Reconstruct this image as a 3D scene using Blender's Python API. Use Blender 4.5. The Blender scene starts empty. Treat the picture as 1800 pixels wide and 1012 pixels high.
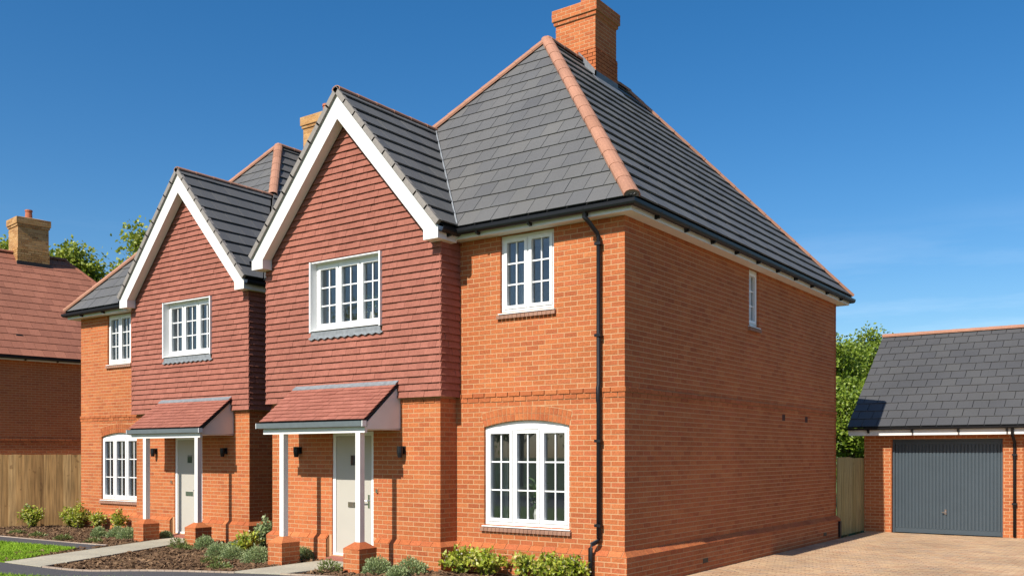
import bpy, math, random
from mathutils import Vector as V, Matrix
random.seed(7)
sc = bpy.context.scene
COL = sc.collection

# ------------------------------------------------------------------ camera
CAM = V((6.414, -11.588, 1.912)); YAW = math.radians(35.8175); FPX = 1647.56
cam_d = bpy.data.cameras.new('camera'); cam = bpy.data.objects.new('camera', cam_d); COL.objects.link(cam)
cam.location = CAM; cam.rotation_euler = (math.pi / 2, 0, YAW)
cam_d.sensor_width = 36; cam_d.lens = FPX / 1800 * 36; cam_d.shift_y = 291.8 / 1800
cam_d.clip_start = .1; cam_d.clip_end = 3000
sc.camera = cam
# ------------------------------------------------------------------ light
ELEV = math.radians(42); AZ = math.radians(1.1)
ld = V((math.sin(AZ) * math.cos(ELEV), math.cos(AZ) * math.cos(ELEV), -math.sin(ELEV)))
w = bpy.data.worlds.new('World'); sc.world = w; w.use_nodes = True
nt = w.node_tree; bg = nt.nodes['Background']
sky = nt.nodes.new('ShaderNodeTexSky'); sky.sky_type = 'NISHITA'; sky.sun_disc = False
sky.sun_elevation = ELEV; sky.sun_rotation = math.pi + AZ
sky.altitude = 300; sky.air_density = 1.0; sky.dust_density = 1.2; sky.ozone_density = 3.0
hsv = nt.nodes.new('ShaderNodeHueSaturation'); hsv.inputs['Saturation'].default_value = 1.36      # the even deep blue of a polarised sky
nt.links.new(sky.outputs[0], hsv.inputs['Color']); tcw = nt.nodes.new('ShaderNodeTexCoord'); mpw = nt.nodes.new('ShaderNodeMapping'); mpw.inputs['Scale'].default_value = (2.2, 2.2, 16)
nzw = nt.nodes.new('ShaderNodeTexNoise'); nzw.inputs['Scale'].default_value = 1.6; nzw.inputs['Detail'].default_value = 6; nzw.inputs['Roughness'].default_value = .6
mrw = nt.nodes.new('ShaderNodeMapRange'); mrw.inputs[1].default_value = .46; mrw.inputs[2].default_value = .78; mrw.inputs[3].default_value = 0; mrw.inputs[4].default_value = .30
spw = nt.nodes.new('ShaderNodeSeparateXYZ'); mew = nt.nodes.new('ShaderNodeMapRange'); mew.inputs[1].default_value = .10; mew.inputs[2].default_value = .24; mew.inputs[3].default_value = 1; mew.inputs[4].default_value = 0
muw = nt.nodes.new('ShaderNodeMath'); muw.operation = 'MULTIPLY'; mxw = nt.nodes.new('ShaderNodeMix'); mxw.data_type = 'RGBA'; mxw.inputs['B'].default_value = (8.6, 9.4, 10.4, 1)
nt.links.new(tcw.outputs['Generated'], mpw.inputs[0]); nt.links.new(mpw.outputs[0], nzw.inputs['Vector']); nt.links.new(nzw.outputs['Fac'], mrw.inputs[0])
nt.links.new(tcw.outputs['Generated'], spw.inputs[0]); nt.links.new(spw.outputs['Z'], mew.inputs[0]); nt.links.new(mrw.outputs[0], muw.inputs[0]); nt.links.new(mew.outputs[0], muw.inputs[1])
nt.links.new(hsv.outputs[0], mxw.inputs['A']); nt.links.new(muw.outputs[0], mxw.inputs['Factor']); nt.links.new(mxw.outputs['Result'], bg.inputs[0]); bg.inputs[1].default_value = 0.096
sl = bpy.data.lights.new('sun', 'SUN'); sl.energy = 5.0; sl.angle = math.radians(.5); sl.color = (1, .94, .84)
so = bpy.data.objects.new('sun', sl); COL.objects.link(so); so.rotation_euler = ld.to_track_quat('-Z', 'Y').to_euler()
so.location = (0, -20, 30)
vs = sc.view_settings; vs.view_transform = 'Standard'; vs.look = 'None'; vs.gamma = 1; vs.exposure = 0.50
sc.cycles.use_denoising = True
sc.cycles.max_bounces = 8; sc.cycles.transparent_max_bounces = 12

# ------------------------------------------------------------------ materials
K = .84        # overall albedo level of masonry, roofs, ground and plants
def new_mat(name):
    m = bpy.data.materials.new(name); m.use_nodes = True
    return m, m.node_tree.nodes, m.node_tree.links, m.node_tree.nodes['Principled BSDF']

def rnd_node(N, L):
    """one random value for each piece, joined or single"""
    g = N.new('ShaderNodeNewGeometry'); o = N.new('ShaderNodeObjectInfo')
    a = N.new('ShaderNodeMath'); a.operation = 'ADD'
    L.new(g.outputs['Random Per Island'], a.inputs[0]); L.new(o.outputs['Random'], a.inputs[1])
    f = N.new('ShaderNodeMath'); f.operation = 'FRACT'; L.new(a.outputs[0], f.inputs[0])
    return f.outputs[0], g

def ramp(N, L, src, cols):
    r = N.new('ShaderNodeValToRGB'); e = r.color_ramp.elements
    while len(e) < len(cols): e.new(.5)
    for i, (p, c) in enumerate(cols):
        e[i].position = p; e[i].color = (*c, 1)
    L.new(src, r.inputs[0]); return r.outputs[0]

def noise(N, L, scale, detail=3, coord=None, stretch=None):
    n = N.new('ShaderNodeTexNoise'); n.inputs['Scale'].default_value = scale; n.inputs['Detail'].default_value = detail
    if coord is None:
        coord = N.new('ShaderNodeNewGeometry').outputs['Position']
    if stretch:
        mp = N.new('ShaderNodeMapping'); mp.inputs['Scale'].default_value = stretch
        L.new(coord, mp.inputs[0]); coord = mp.outputs[0]
    L.new(coord, n.inputs['Vector'])
    return n.outputs['Fac']

def mix(N, L, a, b, fac, mode='MIX'):
    m = N.new('ShaderNodeMix'); m.data_type = 'RGBA'; m.blend_type = mode
    for sock, val in ((m.inputs['Factor'], fac), (m.inputs['A'], a), (m.inputs['B'], b)):
        if hasattr(val, 'is_linked') or hasattr(val, 'links'): L.new(val, sock)
        else: sock.default_value = val if isinstance(val, float) else (*val, 1)
    return m.outputs['Result']

def remap(N, L, src, lo, hi):
    m = N.new('ShaderNodeMapRange'); m.inputs[3].default_value = lo; m.inputs[4].default_value = hi
    L.new(src, m.inputs[0]); return m.outputs[0]

def piece_mat(name, cols, rough=.85, nscale=30, namt=.35, bump=.3, big=.25, bscale=.6, spec=.3, bumpdist=.004):
    """each piece its own tone out of cols, with grain and broad weathering"""
    m, N, L, P = new_mat(name)
    r, g = rnd_node(N, L); cols = [tuple(x * K for x in q) for q in cols]
    k = len(cols); c = ramp(N, L, r, [(i / max(1, k - 1), col) for i, col in enumerate(cols)])
    n1 = noise(N, L, nscale, 4, g.outputs['Position'])
    c = mix(N, L, c, remap_col(N, L, n1, 1 - namt, 1 + namt), 1.0, 'MULTIPLY')
    n2 = noise(N, L, bscale, 3, g.outputs['Position'])
    c = mix(N, L, c, remap_col(N, L, n2, 1 - big, 1 + big), 1.0, 'MULTIPLY')
    L.new(c, P.inputs['Base Color']); P.inputs['Roughness'].default_value = rough
    P.inputs['Specular IOR Level'].default_value = spec
    if bump:
        b = N.new('ShaderNodeBump'); b.inputs['Strength'].default_value = bump; b.inputs['Distance'].default_value = bumpdist
        L.new(n1, b.inputs['Height']); L.new(b.outputs[0], P.inputs['Normal'])
    return m

def remap_col(N, L, src, lo, hi):
    m = N.new('ShaderNodeMapRange'); m.inputs[1].default_value = .25; m.inputs[2].default_value = .75
    m.inputs[3].default_value = lo; m.inputs[4].default_value = hi
    L.new(src, m.inputs[0]); return m.outputs[0]

def plain(name, col, rough=.5, nscale=8, namt=.08, metal=0, spec=.5, bump=0):
    m, N, L, P = new_mat(name)
    n1 = noise(N, L, nscale, 4)
    c = mix(N, L, col, remap_col(N, L, n1, 1 - namt, 1 + namt), 1.0, 'MULTIPLY')
    L.new(c, P.inputs['Base Color']); P.inputs['Roughness'].default_value = rough; P.inputs['Metallic'].default_value = metal
    P.inputs['Specular IOR Level'].default_value = spec
    if bump:
        b = N.new('ShaderNodeBump'); b.inputs['Strength'].default_value = bump; b.inputs['Distance'].default_value = .01
        L.new(n1, b.inputs['Height']); L.new(b.outputs[0], P.inputs['Normal'])
    return m

M = {}
M['brick'] = piece_mat('red_brick', [(.41, .120, .043), (.48, .147, .052), (.44, .130, .045), (.50, .163, .058), (.38, .105, .040), (.48, .145, .050), (.45, .128, .052), (.51, .176, .064)], .9, 45, .26, .35, .16, .45, .2)
M['buff'] = piece_mat('buff_brick', [(.44, .235, .082), (.51, .295, .115), (.37, .185, .065), (.54, .33, .145), (.31, .15, .055)], .9, 45, .3, .3, .1, .5, .2)
M['mortar'] = plain('mortar', (.48, .29, .155), .95, 60, .15, spec=.15)
M['clay'] = piece_mat('hanging_clay_tile', [(.29, .102, .072), (.33, .122, .086), (.31, .112, .078), (.36, .134, .096), (.32, .117, .082)], .85, 40, .18, .25, .10, .7, .25)
M['redtile'] = piece_mat('red_roof_tile', [(.31, .118, .074), (.36, .142, .09), (.33, .128, .080), (.285, .11, .070)], .85, 35, .2, .25, .12, .7, .25)
M['terra'] = piece_mat('terracotta', [(.38, .19, .125), (.43, .215, .14), (.36, .175, .11)], .8, 40, .18, .25, .10, 2, .25)
M['slate'] = piece_mat('grey_slate', [(.100, .100, .100), (.120, .118, .115), (.106, .106, .107), (.128, .125, .119), (.112, .111, .110), (.094, .094, .096)], .62, 60, .16, .35, .10, .9, .45, .002)
M['potclay'] = plain('chimney_pot_clay', (.36, .11, .05), .8, 20, .15)
M['vent'] = plain('terracotta_air_vent', (.06, .018, .01), .9)
M['slate_dark'] = piece_mat('charcoal_slate', [(.072, .072, .074), (.078, .077, .078), (.068, .068, .071), (.082, .081, .080)], .62, 60, .14, .35, .10, .9, .45, .002)
M['sill'] = piece_mat('brown_sill_tile', [(.34, .185, .125), (.38, .21, .145), (.32, .17, .115)], .85, 40, .18, .2)
M['felt'] = plain('roof_underlay', (.02, .02, .022), .95)
M['white'] = plain('white_upvc', (.76, .76, .75), .35, 3, .02)
M['board'] = plain('white_painted_board', (.68, .665, .64), .5, 5, .04)
M['black'] = plain('black_plastic', (.007, .0075, .010), .45, 10, .15, spec=.35)
M['lead'] = plain('lead_sheet', (.19, .205, .22), .55, 14, .25, spec=.5, bump=.2)
M['shadelead'] = plain('shade_toned_lead', (.13, .14, .155), .55, 14, .25, spec=.5, bump=.2)  # lead sheet again, with the shade at the chimney base in its colour
M['greygut'] = plain('grey_canopy_gutter', (.135, .16, .178), .45, 10, .1)
M['verge'] = plain('verge_cap', (.22, .197, .178), .7, 20, .12)
M['door'] = plain('cream_door', (.42, .395, .345), .45, 2, .03)
M['chrome'] = plain('chrome', (.6, .6, .62), .2, 2, .02, metal=1)
M['garage'] = plain('anthracite_steel', (.046, .063, .077), .42, 3, .05)
M['room'] = plain('room_plaster', (.45, .45, .46), .9, 2, .05)
M['curtain'] = plain('curtain', (.30, .315, .32), .9, 3, .1)
M['pot'] = plain('glazed_pot', (.62, .55, .50), .4)
M['tarmac'] = plain('tarmac', (.072, .072, .077), .92, 120, .45, spec=.2, bump=.5)
M['concrete'] = piece_mat('concrete_flag', [(.40, .37, .285), (.45, .415, .325), (.38, .35, .275)], .9, 30, .15, .2, .12, 1.5)
M['kerb'] = piece_mat('edging_kerb', [(.46, .36, .27), (.42, .33, .26), (.50, .40, .30)], .9, 40, .2, .2)
M['sand'] = plain('jointing_sand', (.17, .125, .08), .95, 30, .2)
M['block'] = piece_mat('paving_block', [(.47, .31, .18), (.54, .365, .22), (.44, .265, .155), (.51, .345, .22), (.40, .285, .195), (.57, .39, .225), (.46, .27, .16)], .88, 40, .22, .25, .2, .8)
M['soil'] = plain('bark_bed', (.075, .045, .026), .95, 25, .6, spec=.1, bump=1)
M['chip'] = piece_mat('bark_chip', [(.07, .04, .023), (.14, .078, .04), (.21, .12, .062), (.10, .058, .03), (.32, .20, .11)], .9, 50, .3, 0, .1)
M['lawn'] = plain('lawn_ground', (.11, .185, .01), .95, 20, .35, spec=.1)
M['blade'] = piece_mat('grass_blade', [(.15, .29, .010), (.22, .38, .014), (.28, .42, .025), (.18, .33, .012)], .7, 3, .2, 0, .2, .8)
M['field'] = plain('rough_grass', (.07, .11, .03), .95, 6, .4, spec=.1, bump=.3)
M['bark'] = plain('tree_bark', (.11, .085, .06), .95, 30, .4, spec=.1, bump=.6)

def leaf_mat(name, cols, rough=.45, trans=.35):
    m, N, L, P = new_mat(name)
    r, g = rnd_node(N, L); cols = [tuple(x * K for x in q) for q in cols]
    c = ramp(N, L, r, [(i / (len(cols) - 1), x) for i, x in enumerate(cols)])
    L.new(c, P.inputs['Base Color']); P.inputs['Roughness'].default_value = rough
    t = N.new('ShaderNodeBsdfTranslucent'); L.new(c, t.inputs['Color'])
    s = N.new('ShaderNodeMixShader'); s.inputs[0].default_value = trans
    L.new(P.outputs[0], s.inputs[1]); L.new(t.outputs[0], s.inputs[2])
    L.new(s.outputs[0], N['Material Output'].inputs[0]); return m
M['leaf_tree'] = leaf_mat('tree_leaf', [(.11, .18, .015), (.21, .31, .025), (.31, .41, .04), (.15, .23, .02), (.39, .46, .07)])
M['leaf_far'] = leaf_mat('far_leaf', [(.16, .22, .018), (.31, .38, .03), (.42, .47, .05), (.22, .29, .025), (.48, .47, .09)])
M['leaf_yel'] = leaf_mat('golden_leaf', [(.20, .31, .02), (.45, .51, .04), (.58, .60, .08), (.27, .38, .03), (.64, .56, .14), (.13, .22, .02), (.50, .55, .06)])
M['leaf_grey'] = leaf_mat('grey_green_leaf', [(.25, .33, .12), (.39, .47, .20), (.49, .57, .30), (.20, .28, .10), (.43, .51, .24)])
M['leaf_low'] = leaf_mat('low_leaf', [(.10, .17, .04), (.20, .26, .07), (.28, .30, .10), (.12, .18, .03)])
M['flower'] = leaf_mat('pale_petal', [(.70, .62, .55), (.75, .70, .62), (.62, .45, .42)])
M['leaf_house'] = leaf_mat('house_plant_leaf', [(.05, .12, .03), (.12, .22, .07), (.35, .42, .22), (.08, .16, .04)])

# wood with grain and knots
def wood(name, cols, knot=.5):
    m, N, L, P = new_mat(name)
    r, g = rnd_node(N, L); cols = [tuple(x * K for x in q) for q in cols]
    c = ramp(N, L, r, [(i / (len(cols) - 1), x) for i, x in enumerate(cols)])
    n1 = noise(N, L, 26, 4, g.outputs['Position'], (1, 1, .06))
    c = mix(N, L, c, remap_col(N, L, n1, .5, 1.4), 1.0, 'MULTIPLY')
    n2 = noise(N, L, 7, 2, g.outputs['Position'], (1, 1, .8))
    k = N.new('ShaderNodeMapRange'); k.inputs[1].default_value = .66; k.inputs[2].default_value = .72
    k.inputs[3].default_value = 0; k.inputs[4].default_value = knot; L.new(n2, k.inputs[0])
    c = mix(N, L, c, (.10, .05, .02), k.outputs[0])
    L.new(c, P.inputs['Base Color']); P.inputs['Roughness'].default_value = .85; P.inputs['Specular IOR Level'].default_value = .2
    b = N.new('ShaderNodeBump'); b.inputs['Strength'].default_value = .4; b.inputs['Distance'].default_value = .004
    L.new(n1, b.inputs['Height']); L.new(b.outputs[0], P.inputs['Normal'])
    return m
M['fence'] = wood('fence_board', [(.30, .168, .064), (.43, .255, .105), (.235, .126, .048), (.48, .305, .137), (.32, .182, .071), (.385, .225, .09)])
M['gate'] = wood('gate_board', [(.38, .30, .12), (.44, .36, .17), (.33, .27, .11)], .35)

m, N, L, P = new_mat('window_glass')
tr = N.new('ShaderNodeBsdfTransparent'); tr.inputs[0].default_value = (.90, .93, .94, 1)
gl = N.new('ShaderNodeBsdfGlossy'); gl.inputs['Roughness'].default_value = .015
lw = N.new('ShaderNodeLayerWeight'); lw.inputs[0].default_value = .5       # same reflectance from either side of the sheet
pw = N.new('ShaderNodeMath'); pw.operation = 'POWER'; pw.inputs[1].default_value = 4; L.new(lw.outputs['Facing'], pw.inputs[0])
fr_ = N.new('ShaderNodeMath'); fr_.operation = 'MULTIPLY_ADD'; fr_.inputs[1].default_value = .75; fr_.inputs[2].default_value = .085; L.new(pw.outputs[0], fr_.inputs[0])
ms = N.new('ShaderNodeMixShader'); L.new(fr_.outputs[0], ms.inputs[0]); L.new(tr.outputs[0], ms.inputs[1]); L.new(gl.outputs[0], ms.inputs[2])
L.new(ms.outputs[0], N['Material Output'].inputs[0]); N.remove(P); M['glass'] = m

# ------------------------------------------------------------------ building helpers
class Place:
    """a thing: its root Empty, and the map from its own drawing coordinates to the ground"""
    def __init__(s, name, loc, label, cat, group=None, mp=None):
        o = bpy.data.objects.new(name, None); COL.objects.link(o); o.location = loc
        o.empty_display_size = .3
        o['label'] = label; o['category'] = cat
        if group: o['group'] = group
        s.root = o; s.loc = V(loc); s.mp = mp or (lambda p: V(p)); s.pools = {}
    def vec(s, v): return s.mp(v) - s.mp((0, 0, 0))

class World_:
    root = None; loc = V((0, 0, 0)); pools = {}
    def mp(s, p): return V(p)
    def vec(s, v): return V(v)
W0 = World_()

class MB:
    def __init__(s): s.v = []; s.f = []
    def face(s, pts):
        i = len(s.v); s.v += [V(p) for p in pts]; s.f.append(tuple(range(i, i + len(pts)))); return s
    def hexa(s, b, t):
        i = len(s.v); s.v += [V(p) for p in b] + [V(p) for p in t]; n = len(b)
        s.f.append(tuple(range(i + n - 1, i - 1, -1))); s.f.append(tuple(range(i + n, i + 2 * n)))
        for k in range(n):
            j = (k + 1) % n; s.f.append((i + k, i + j, i + n + j, i + n + k))
        return s
    def box(s, x0, x1, y0, y1, z0, z1):
        return s.hexa([(x0, y0, z0), (x1, y0, z0), (x1, y1, z0), (x0, y1, z0)], [(x0, y0, z1), (x1, y0, z1), (x1, y1, z1), (x0, y1, z1)])
    def prism(s, pts, d):
        d = V(d); return s.hexa(pts, [V(p) + d for p in pts])
    def tube(s, path, r, n=8, cap=True):
        path = [V(p) for p in path]; rs = r if isinstance(r, (list, tuple)) else [r] * len(path)
        i0 = len(s.v)
        for k, p in enumerate(path):
            d = (path[min(k + 1, len(path) - 1)] - path[max(k - 1, 0)]).normalized()
            a = d.cross(V((0, 0, 1)) if abs(d.z) < .95 else V((1, 0, 0))).normalized(); b = d.cross(a)
            for q in range(n):
                t = 2 * math.pi * q / n; s.v.append(p + a * math.cos(t) * rs[k] + b * math.sin(t) * rs[k])
        for k in range(len(path) - 1):
            for q in range(n):
                j = (q + 1) % n; o = i0 + k * n
                s.f.append((o + q, o + j, o + n + j, o + n + q))
        if cap:
            s.f.append(tuple(range(i0, i0 + n))); e = i0 + (len(path) - 1) * n; s.f.append(tuple(range(e, e + n)))
        return s
    def sweep(s, path, prof, closed=False):
        """profile (outward, z) swept along a plan path, outward to its right, mitred"""
        path = [V((p[0], p[1])) for p in path]; n = len(path); i0 = len(s.v); k = len(prof)
        for i, p in enumerate(path):
            d0 = (p - path[i - 1]).normalized() if i > 0 or closed else None
            d1 = (path[(i + 1) % n] - p).normalized() if i < n - 1 or closed else None
            d0 = d0 or d1; d1 = d1 or d0
            r0 = V((d0.y, -d0.x)); r1 = V((d1.y, -d1.x)); m = (r0 + r1); m = m / (m.dot(r0))
            for o, z in prof: s.v.append(V((p.x + m.x * o, p.y + m.y * o, z)))
        for i in range(n if closed else n - 1):
            a = i0 + i * k; b = i0 + ((i + 1) % n) * k
            for q in range(k):
                j = (q + 1) % k; s.f.append((a + q, a + j, b + j, b + q))
        if not closed:
            s.f.append(tuple(range(i0, i0 + k))); s.f.append(tuple(range(i0 + (n - 1) * k, i0 + n * k)))
        return s
    def wallpanel(s, fr, u0, u1, v0, v1, holes, n0, n1):
        us = sorted({u0, u1, *[h[0] for h in holes], *[h[1] for h in holes]}); us = [x for x in us if u0 <= x <= u1]
        for a, b in zip(us, us[1:]):
            mid = (a + b) / 2
            hs = sorted([(h[2], h[3]) for h in holes if h[0] < mid < h[1]])
            z = v0
            for h0, h1 in hs:
                if h0 > z: s.fbox(fr, a, b, z, h0, n0, n1)
                z = max(z, h1)
            if z < v1: s.fbox(fr, a, b, z, v1, n0, n1)
        return s
    def fbox(s, fr, u0, u1, v0, v1, n0, n1):
        c = lambda u, v, n: fr.at(u, v, n)
        return s.hexa([c(u0, v0, n0), c(u1, v0, n0), c(u1, v1, n0), c(u0, v1, n0)], [c(u0, v0, n1), c(u1, v0, n1), c(u1, v1, n1), c(u0, v1, n1)])
    def build(s, name, mat, parent=None, P=W0, kind=None, label=None, smooth=False, cat=None, group=None, origin=None):
        me = bpy.data.meshes.new(name)
        off = V(origin) if origin is not None else P.loc
        me.from_pydata([tuple(P.mp(v) - off) for v in s.v], [], s.f)
        me.materials.append(M[mat] if isinstance(mat, str) else mat)
        if smooth: me.polygons.foreach_set('use_smooth', [True] * len(me.polygons))
        o = bpy.data.objects.new(name, me); COL.objects.link(o)
        if parent is not None: o.parent = parent
        elif origin is not None: o.location = origin
        if kind: o['kind'] = kind
        if label: o['label'] = label
        if cat: o['category'] = cat
        if group: o['group'] = group
        return o

class Frame:
    """a flat surface: origin, u along it, v up it, n out of it (drawing coordinates)"""
    def __init__(s, O, u, v, n=None):
        s.O = V(O); s.u = V(u).normalized(); s.v = V(v).normalized(); s.n = V(n).normalized() if n else s.u.cross(s.v)
    def at(s, u, v, n=0): return s.O + s.u * u + s.v * v + s.n * n
    def uv(s, p): d = V(p) - s.O; return (d.dot(s.u), d.dot(s.v))

def clip(poly, region):
    for i in range(len(region)):
        a = region[i]; b = region[(i + 1) % len(region)]; ex, ey = b[0] - a[0], b[1] - a[1]; out = []
        for k in range(len(poly)):
            p = poly[k]; q = poly[(k + 1) % len(poly)]
            dp = ex * (p[1] - a[1]) - ey * (p[0] - a[0]); dq = ex * (q[1] - a[1]) - ey * (q[0] - a[0])
            if dp >= 0: out.append(p)
            if (dp > 0 > dq) or (dp < 0 < dq):
                t = dp / (dp - dq); out.append((p[0] + t * (q[0] - p[0]), p[1] + t * (q[1] - p[1])))
        poly = out
        if len(poly) < 3: return []
    return poly

def area(p): return abs(sum(p[i][0] * p[(i + 1) % len(p)][1] - p[(i + 1) % len(p)][0] * p[i][1] for i in range(len(p)))) / 2

def in_frame(p):
    d = p - CAM; r = math.cos(YAW) * d.x + math.sin(YAW) * d.y; f = -math.sin(YAW) * d.x + math.cos(YAW) * d.y
    if f < .5: return False
    return -10 < 900 + FPX * r / f < 1810 and -10 < 797.8 - FPX * d.z / f < 1025

def tiling(P, kind, mat, part, fr, region, cw, ch, gu, gv, lap=0, nt=.004, nh=None, th=.02, holes=(), v0=0, u0=0, jit=.0015, half=True, shrink=.0):
    """lay pieces in courses over a region of a surface; whole ones may become objects, cut ones join the rest"""
    nh = nt if nh is None else nh
    if area(region) == 0: return
    sgn = sum(region[i][0] * region[(i + 1) % len(region)][1] - region[(i + 1) % len(region)][0] * region[i][1] for i in range(len(region)))
    if sgn < 0: region = region[::-1]
    umin = min(p[0] for p in region); umax = max(p[0] for p in region); vmin = min(p[1] for p in region); vmax = max(p[1] for p in region)
    pool = P.pools.setdefault(kind, {'mat': mat, 'items': []})
    for r in range(math.floor((vmin - v0) / ch + 1e-6), math.ceil((vmax - v0) / ch - 1e-6)):
        va = v0 + r * ch; sh = u0 + (cw / 2 if (half and r % 2) else 0)
        for c in range(math.floor((umin - sh) / cw) , math.ceil((umax - sh) / cw)):
            ua = sh + c * cw
            R = (ua + gu / 2, ua + cw - gu / 2, va + gv / 2, va + ch - gv / 2 + lap)
            rects = [R]
            for h in holes:
                nr = []
                for q in rects:
                    if q[0] >= h[1] or q[1] <= h[0] or q[2] >= h[3] or q[3] <= h[2]: nr.append(q); continue
                    if q[0] < h[0]: nr.append((q[0], h[0], q[2], q[3]))
                    if q[1] > h[1]: nr.append((h[1], q[1], q[2], q[3]))
                    a, b = max(q[0], h[0]), min(q[1], h[1])
                    if q[2] < h[2]: nr.append((a, b, q[2], h[2]))
                    if q[3] > h[3]: nr.append((a, b, h[3], q[3]))
                rects = nr
            for q in rects:
                pl = clip([(q[0], q[2]), (q[1], q[2]), (q[1], q[3]), (q[0], q[3])], region)
                if not pl or area(pl) < 2e-5: continue
                full = area(pl) > (R[1] - R[0]) * (R[3] - R[2]) * .985
                pool['items'].append((fr, pl, full, va, ch + lap, nt, nh, th, (R[0] + R[1]) / 2, (R[2] + R[3]) / 2, part, random.uniform(-jit, jit), (cw, ch)))

def piece_mesh(mb, it, P, rel=None):
    fr, pl, full, va, h, nt, nh, th, cu, cv, part, j, k = it
    top = []; bot = []
    for u, v in pl:
        n = nt + (nh - nt) * (v - va) / h + (0 if rel is not None else j)
        top.append(fr.at(u, v, n)); bot.append(fr.at(u, v, n - th))
    mb.hexa(bot, top)

def emit_pools(P, limit=300):
    for kind, pool in P.pools.items():
        its = pool['items']; scored = []
        for i, it in enumerate(its):
            if not it[2]: continue
            fr = it[0]; c = P.mp(fr.at(it[8], it[9])); d = CAM - c; n = P.vec(fr.n)
            cs = d.normalized().dot(n)
            if cs <= 0.02 or not in_frame(c): continue
            scored.append((area(it[1]) * cs / d.length_squared, i))
        scored.sort(reverse=True); chosen = {i for _, i in scored[:limit]}
        meshes = {}; rest = MB()
        for i, it in enumerate(its):
            if i not in chosen: piece_mesh(rest, it, P); continue
            fr = it[0]; key = (id(fr), it[12], it[5], it[3] * 0)
            if key not in meshes:
                mb = MB(); c0 = fr.at(it[8], it[9]); piece_mesh(mb, it, P, 1)
                me = bpy.data.meshes.new(kind); o0 = P.mp(c0)
                me.from_pydata([tuple(P.mp(v) - o0) for v in mb.v], [], mb.f); me.materials.append(M[pool['mat']]); meshes[key] = me
            o = bpy.data.objects.new(kind, meshes[key]); COL.objects.link(o)
            o.parent = it[10]; o.location = P.mp(fr.at(it[8], it[9], it[11])) - P.loc
        if rest.v:
            rest.build(pool.get('rest', kind + 's'), pool['mat'], P.root if P.root else pool.get('owner'), P, kind='stuff')
    P.pools = {}

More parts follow.
